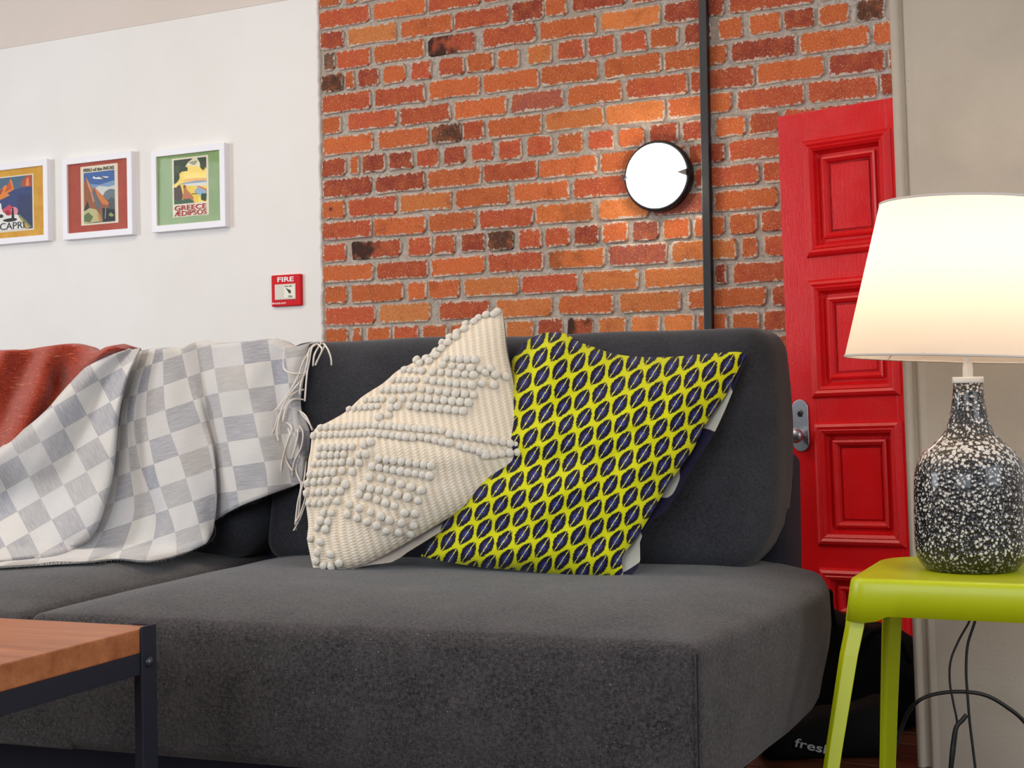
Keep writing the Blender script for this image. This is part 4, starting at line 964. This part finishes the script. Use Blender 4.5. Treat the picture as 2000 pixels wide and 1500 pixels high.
sm_ = bpy.data.materials.new('linen_shade'); sm_.use_nodes = True; nt = sm_.node_tree; nt.nodes.clear()
o_ = nt.nodes.new('ShaderNodeOutputMaterial'); mx = nt.nodes.new('ShaderNodeMixShader'); df = nt.nodes.new('ShaderNodeBsdfDiffuse'); tl = nt.nodes.new('ShaderNodeBsdfTranslucent')
df.inputs[0].default_value = srgb(236, 224, 214); tl.inputs[0].default_value = srgb(246, 228, 206); mx.inputs[0].default_value = .62
nt.links.new(df.outputs[0], mx.inputs[1]); nt.links.new(tl.outputs[0], mx.inputs[2]); nt.links.new(mx.outputs[0], o_.inputs[0])
tcn = nt.nodes.new('ShaderNodeTexCoord'); mpn = nt.nodes.new('ShaderNodeMapping'); mpn.inputs['Scale'].default_value = (60, 60, 700); nzn = nt.nodes.new('ShaderNodeTexNoise'); nzn.inputs['Scale'].default_value = 1
bpn = nt.nodes.new('ShaderNodeBump'); bpn.inputs['Strength'].default_value = .25; bpn.inputs['Distance'].default_value = .001
nt.links.new(tcn.outputs['Object'], mpn.inputs[0]); nt.links.new(mpn.outputs[0], nzn.inputs['Vector']); nt.links.new(nzn.outputs[0], bpn.inputs['Height']); nt.links.new(bpn.outputs[0], df.inputs['Normal'])
zb_, zt_ = .401-.55, .695-.55
lathe('cloth', [(.2235, zb_), (.166, zt_)], sm_, shade, 96, close=False)
hemm = plain('shade_hem', srgb(206, 196, 190), .8)
for nm, r_, z_ in (('bottom_hem', .2238, zb_), ('top_hem', .1662, zt_)):
    lathe(nm, [(r_+.0006, z_+.003), (r_+.0012, z_), (r_+.0004, z_-.0012), (r_-.0012, z_), (r_-.0004, z_+.003)], hemm, shade, 96, close=False)
V = []; bm = bmesh.new()
for k in range(3):
    a = 2*PI*k/3+.4; Vt, Ft = tube_geo([(.018*math.cos(a), .018*math.sin(a), -.05), (.10*math.cos(a), .10*math.sin(a), -.06), (.2225*math.cos(a), .2225*math.sin(a), zb_+.004)], .0016, 6)
    vs = [bm.verts.new(q) for q in Vt]
    for f in Ft: bm.faces.new([vs[i] for i in f])
from_bm('wire_spider', bm, M['white_plastic'], shade)
bl = bpy.data.lights.new('lamp_bulb', 'POINT'); bl.energy = 3.4; bl.color = (1, .85, .66); bl.shadow_soft_size = .035
bo = bpy.data.objects.new('lamp_bulb', bl); COL.objects.link(bo); bo.location = lamp.location+Vector((0, 0, .585))
for ob in bpy.data.objects:
    if ob.name.startswith('bulb') and ob.parent == lamp: ob.visible_shadow = True
# ------------------------------------------------------------------ cords
def cord(name, pts, z, r, label, sm=8):
    P_ = [at_z(x, y, z+dz) for x, y, dz in pts]; P_ = [Vector((p.x, p.y, max(p.z, r+.001))) for p in P_]
    o = tube(name, P_, r, M['cable'], None, 8, sm); return tag(o, label, 'cable')
cord('power_cord', [(1900, 1190, 0), (1893, 1214, 0), (1872, 1252, 0), (1857, 1290, 0), (1855, 1330, 0), (1862, 1372, 0), (1869, 1410, 0), (1866, 1450, .0), (1860, 1500, .02), (1850, 1580, .04)], 2.95, .0022, 'thin black cord bowing to the left below the stool seat')
cord('power_cord', [(1908, 1190, 0), (1904, 1214, 0), (1890, 1260, 0), (1887, 1310, 0), (1890, 1360, 0), (1894, 1410, 0), (1900, 1460, 0), (1906, 1510, .0), (1912, 1590, .0)], 2.97, .0028, 'straight black cord hanging below the stool seat, nearest the right edge')
cord('extension_cable', [(1745, 1470, .05), (1762, 1420, .04), (1776, 1388, .02), (1800, 1365, 0), (1835, 1354, 0), (1880, 1351, 0), (1925, 1358, 0), (1965, 1380, 0), (2005, 1415, 0), (2060, 1500, 0)], 3.06, .0042, 'thick black cable arching across the cream wall base behind the cords')
tie = cord('cable_bundle', [(1888, 1396, .0), (1880, 1406, 0), (1868, 1420, 0), (1862, 1450, 0), (1858, 1490, 0), (1852, 1580, .02)], 2.93, .0048, 'knotted black cable end tied beside the thin bowing cord')
# ------------------------------------------------------------------ black bags behind the stool
def camloc(X_, z_): return Vector((C.x, C.y, 0))+r0*X_+a0*z_
bagp = camloc(.86, 3.76); bag = empty('black_bag', bagp, math.atan2(r0.y, r0.x)); tag(bag, 'big slumped black fabric bag behind the stool, against the red door', 'bag')
def bagdef(p):
    w = p.z/.36; q = noise.noise_vector(Vector((p.x*7, p.y*7, p.z*7)))*.030; k = max(0, (p.x+.19)/.36)
    return Vector((p.x*(1-.12*w)+q.x, p.y*(1-.25*w)+q.y, max(.002, p.z*(.80-.25*k**1.4)+q.z*w*.7)))
rbox('body', -.19, .17, -.11, .11, .003, .375, .05, M['black_cloth'], bag, .03, bagdef)
tube('strap', [(-.18, -.05, .29), (-.20, -.08, .33), (-.185, -.09, .36), (-.17, -.08, .345), (-.16, -.06, .29)], .008, M['black_cloth'], bag, 8)
tube('strap', [(-.115, -.08, .27), (-.105, -.10, .33), (-.085, -.10, .345), (-.08, -.09, .31), (-.07, -.08, .26)], .006, M['black_cloth'], bag, 8)
tube('strap', [(-.02, -.10, .20), (.02, -.12, .25), (.07, -.12, .24), (.11, -.10, .17)], .009, M['black_cloth'], bag, 8)
sb = camloc(.70, 3.42); bag2 = empty('shoe_bag', sb, math.atan2(r0.y, r0.x)); tag(bag2, 'small flat black bag with white lettering on the floor beside the sofa end', 'bag')
def bd2(p):
    q = noise.noise_vector(Vector((p.x*9+5, p.y*9, p.z*9)))*.015; return Vector((p.x+q.x, p.y+q.y, max(.002, p.z*(1.0+.35*math.sin(p.x*9))+q.z*(p.z/.1))))
rbox('body', -.15, .16, -.05, .07, .003, .10, .03, M['black_cloth'], bag2, .02, bd2)
tx = text('lettering', 'fresh', .085, .020, ink(170, 170, 170), bag2, -.033, -.062, .038, .0003, .01); tx.rotation_euler = (0, math.radians(14), 0)
